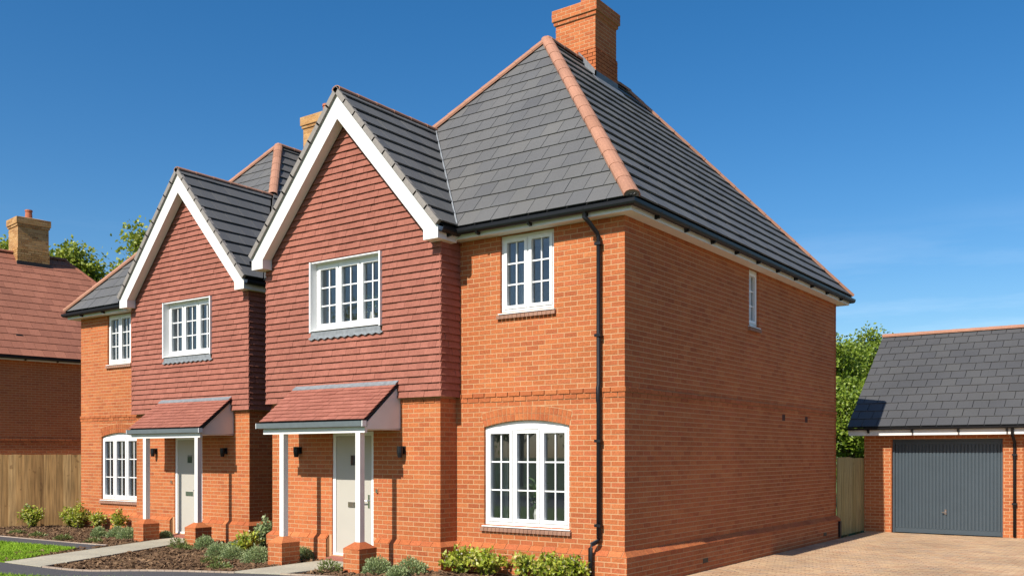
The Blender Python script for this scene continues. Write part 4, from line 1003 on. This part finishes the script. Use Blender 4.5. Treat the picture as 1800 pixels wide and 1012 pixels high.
def shrub(name, label, cat, group, x, y, w_, h, nst, nl, L_, mat, seed, flowers=0):
    random.seed(seed); z = bedz(x, y) - .01
    P = Place(name, (x, y, z), label, cat, group); st = MB(); lf = MB(); fw = MB()
    for i in range(nst):
        a = random.uniform(0, 6.28); r = w_ / 2 * math.sqrt(random.random()); hh = h * random.uniform(.6, 1.0) * (1 - .35 * (r / (w_ / 2)) ** 2)
        b = V((x + random.gauss(0, .04), y + random.gauss(0, .04), z)); t = V((x + r * math.cos(a), y + r * math.sin(a), z + hh)); m_ = b.lerp(t, .5) + V((0, 0, .05))
        st.tube([b, m_, t], [.007, .005, .003], 5)
        for k in range(nl // nst):
            f = random.random() ** .6; p = (b.lerp(m_, f * 2) if f < .5 else m_.lerp(t, f * 2 - 1)) + V((random.gauss(0, .03), random.gauss(0, .03), random.gauss(0, .02)))
            if p.z < z + .02: continue
            leaf(lf, p, rdir(.35), L_ * random.uniform(.6, 1.2), L_ * .5 * random.uniform(.7, 1.2))
        for k in range(flowers):
            leaf(fw, t + V((random.gauss(0, .03), random.gauss(0, .03), random.gauss(0, .02))), rdir(.6), .03, .03)
    st.build('stems', 'bark', P.root, P); lf.build('foliage', mat, P.root, P)
    if flowers: fw.build('flowers', 'flower', P.root, P)

def mound(name, label, x, y, r, h, nl, mat, seed, cat='plant', group='grey-green mound plants in the beds', L_=.05):
    random.seed(seed); z = bedz(x, y) - .01
    P = Place(name, (x, y, z), label, cat, group); lf = MB(); st = MB()
    for k in range(nl):
        d = rdir(.1); d.z = abs(d.z); rr = random.uniform(.55, 1) * (1 + .18 * mn.noise(d * 3 + V((seed, 0, 0))))
        p = V((x + d.x * r * rr, y + d.y * r * rr, z + d.z * h * rr)); leaf(lf, p, (d + rdir() * .55 + V((0, 0, .3))), L_ * random.uniform(.6, 1.2), L_ * .38)
    for k in range(7):
        a = k * .9; st.tube([(x, y, z), (x + math.cos(a) * r * .6, y + math.sin(a) * r * .6, z + h * .55)], [.008, .003], 5)
    st.build('stems', 'bark', P.root, P); lf.build('foliage', mat, P.root, P)

G1 = 'golden leafed shrubs in the beds'
for i, (x, y, ww, hh, lab) in enumerate([
    (-16.75, .25, .74, .62, 'golden leafy shrub standing alone in front of the brown fence'),
    (-16.15, .92, .60, .54, 'low green shrub at the foot of the left house corner, next to the fence'),
    (-15.65, .80, .72, .70, 'golden shrub left of the left house ground floor window'),
    (-14.75, .80, .42, .52, 'thin yellow shrub under the left house ground floor window'),
    (-13.75, .70, .42, .58, 'sparse shrub behind the left brick porch pier of the left house'),
    (-7.15, -.85, .55, .52, 'golden shrub left of the nearer porch, beside its left brick pier'),
    (-7.35, -.25, .5, .75, 'taller pale shrub in the gap between the two houses'),
    (-2.58, -.42, .70, .44, 'golden shrub by the bay corner, leftmost of the row under the near window'),
    (-2.12, -.38, .66, .46, 'golden shrub under the left end of the near ground floor window'),
    (-1.52, -.36, .48, .44, 'thin golden shrub under the middle of the near ground floor window'),
    (-1.02, -.38, .56, .42, 'golden shrub under the right end of the near ground floor window'),
    (-.66, -.36, .50, .40, 'golden shrub beside the foot of the black downpipe')]):
    thin = 'thin' in lab or 'sparse' in lab
    shrub('golden_shrub', lab, 'shrub', G1, x, y, ww, hh, 16 if thin else 26, 420 if thin else 800, .09, 'leaf_yel' if i != 6 else 'leaf_grey', 100 + i, 1)
for i, (x, y, r, h, lab) in enumerate([
    (-13.0, -.2, .20, .24, 'grey-green mound plant left of the left house porch, farthest from its pier'),
    (-12.55, -.05, .24, .26, 'grey-green mound plant, middle of three left of the left house porch'),
    (-11.98, -.15, .27, .28, 'grey-green mound plant against the left brick pier of the left house porch'),
    (-11.45, .42, .17, .18, 'small dark mound plant beside the left house doorway'),
    (-8.9, -.45, .24, .27, 'grey-green mound plant right of the left house porch pier'),
    (-7.55, -1.12, .28, .26, 'front grey-green mound plant in the bed between the porches, left one'),
    (-7.85, -.52, .27, .25, 'grey-green mound plant behind the pair between the porches'),
    (-7.05, -1.22, .26, .24, 'grey-green mound plant between the porches, second from the near pier'),
    (-6.32, -1.28, .30, .29, 'grey-green mound plant against the left pier of the near porch'),
    (-5.93, -.62, .20, .24, 'dark mound plant between the near porch pier and the front door'),
    (-3.62, -1.2, .27, .27, 'round grey-green mound plant against the right pier of the near porch'),
    (-3.22, -.86, .29, .26, 'grey-green mound plant right of the near porch, close to the wall'),
    (-3.1, -1.3, .2, .18, 'low grey-green mound plant at the bottom edge, right of the near porch')]):
    mound('mound_plant', lab, x, y, r * .84, h * .95, 1700, 'leaf_grey', 200 + i)
for i, (x, y, lab) in enumerate([
    (-15.3, -.85, 'pale low plant at the path edge before the fence, leftmost'), (-14.2, -.92, 'pale low plant near the path edge before the fence, second from left'),
    (-13.1, -.95, 'pale low plant on the path edge below the left window'), (-11.85, -.98, 'creeping flowering plant where the side path meets the flagged path'),
    (-9.6, -.55, 'small green sprig beside the left porch pier and flagged path'), (-9.15, -.75, 'pale low tuft in the bed right of the left flagged path'),
    (-6.1, -2.2, 'creeping plant at the kerb between the two flagged paths'), (-4.35, -1.5, 'leafy sprig at the end of the near flagged path'), (-6.9, -1.75, 'creeping green plant in front of the mounds between the porches')]):
    mound('ground_cover_plant', lab, x, y, .2, .10 if i not in (4, 7) else .2, 320, 'leaf_low', 300 + i, group='low ground cover plants', L_=.055)

# plants indoors
def house_plant(label, x, y, z, h, seed):
    random.seed(seed); P = Place('potted_plant', (x, y, z), label, 'plant'); pm = MB()
    pm.tube([(x, y, z), (x, y, z + .16), (x, y, z + .24)], [.045, .06, .04], 12); pm.build('vase', 'pot', P.root, P)
    lf = MB(); fl_ = MB()
    for k in range(60):
        p = V((x, y, z + .24 + random.random() * (h - .4))); d = rdir(.5); leaf(lf, p, d, random.uniform(.14, .26), .028)
    for k in range(30): leaf(fl_, V((x + random.gauss(0, .05), y + random.gauss(0, .04), z + .25 + random.random() * .2)), rdir(), .04, .035)
    lf.build('foliage', 'leaf_house', P.root, P); fl_.build('flowers', 'flower', P.root, P)
house_plant('leafy plant in a pale vase inside the near ground floor window', -1.66, .26, .838, .8, 5)
house_plant('spiky green plant inside the tile-hung bay window of the near house', -4.72, -.18, 4.062, .62, 6)

# ------------------------------------------------------------------ trees
def tree(label, x, y, h, cr, cb_, seed, nl=5000, L_=.22, mat='leaf_tree', z=0, dens=1.0):
    random.seed(seed); P = Place('tree', (x, y, z), label, 'tree', 'trees behind the houses' if y > 0 else 'trees across the road'); tr = MB(); tips = []
    top = V((x + random.gauss(0, .2), y + random.gauss(0, .2), z + h * .92)); base = V((x, y, z - .1)); r0 = h * .022
    sp = [base, base.lerp(top, .35) + V((random.gauss(0, .12), random.gauss(0, .12), 0)), base.lerp(top, .7) + V((random.gauss(0, .15), random.gauss(0, .15), 0)), top]
    tr.tube(sp, [r0, r0 * .8, r0 * .5, r0 * .15], 8)
    for i in range(34):
        f = min(random.uniform(cb_ / h, .95), .97); k = min(int(f * 3), 2); p = sp[k].lerp(sp[k + 1], f * 3 - k)
        a = random.uniform(0, 6.28); el = random.uniform(.1, .9); ln = cr * random.uniform(.5, 1.0) * (1.1 - .55 * f)
        e = p + V((math.cos(a) * math.cos(el), math.sin(a) * math.cos(el), math.sin(el))) * ln; m_ = p.lerp(e, .5) + V((0, 0, .1 * ln))
        tr.tube([p, m_, e], [r0 * .35, r0 * .2, r0 * .06], 5); tips += [e, m_.lerp(e, .4), m_]
        for j in range(3):
            e2 = e + rdir(.25) * ln * .4; tr.tube([m_.lerp(e, .6), e2], [r0 * .12, r0 * .04], 4); tips.append(e2)
    lf = MB(); per = int(nl / len(tips))
    for t in tips:
        s = cr * random.uniform(.09, .16) / dens
        for k in range(per):
            p = t + V((random.gauss(0, s), random.gauss(0, s), random.gauss(0, s * .7)))
            leaf(lf, p, rdir(.1), L_ * random.uniform(.6, 1.3), L_ * .6)
    tr.build('trunk', 'bark', P.root, P); lf.build('crown', mat, P.root, P)
def at_px(px, depth):
    u = (px - 900) / FPX; return (CAM.x + depth * (-math.sin(YAW) + u * math.cos(YAW)), CAM.y + depth * (math.cos(YAW) + u * math.sin(YAW)))
def z_px(py, depth): return CAM.z + (797.8 - py) / FPX * depth
for px, dpt, top, crx, lab, sd in [
    (-8, 48, 412, 2.6, 'green tree showing left of the neighbour chimney', 11), (128, 46, 448, 2.6, 'loose leafed tree behind the red tiled roof, right of its chimney', 12),
    (195, 52, 484, 3.2, 'low tree in the gap between the red tiled roof and the left house', 13), (258, 46, 396, 2.6, 'yellow-green tree rising behind the left house gable', 14),
    (1462, 36, 615, 2.2, 'bright green tree just behind the near house rear corner', 15), (1520, 40, 608, 2.2, 'open crowned tree behind the garage verge', 16), (1500, 33, 690, 1.9, 'low dark green tree above the side gate', 17)]:
    x, y = at_px(px, dpt); h = z_px(top, dpt) + .3
    tree(lab, x, y, h, crx, h * (.4 if px < 300 else .22), sd, nl=17000 if px < 300 else 17000, L_=.23 if px < 300 else .15, mat='leaf_far' if px < 300 else 'leaf_tree', dens=1.0 if px != 122 else 1.3)
for i, (x, y, h) in enumerate([(-26, -34, 9.5), (-17, -31, 8.0), (-33, -29, 10), (-8, -34, 9)]):
    tree(['round tree across the road, mirrored in the upstairs window', 'short tree across the road, mirrored in the near windows', 'tall tree far along the road, mirrored in the windows', 'broad tree across the road opposite the near house'][i], x, y, h, h * .38, h * .25, 30 + i, nl=6000, L_=.3, mat='leaf_far')
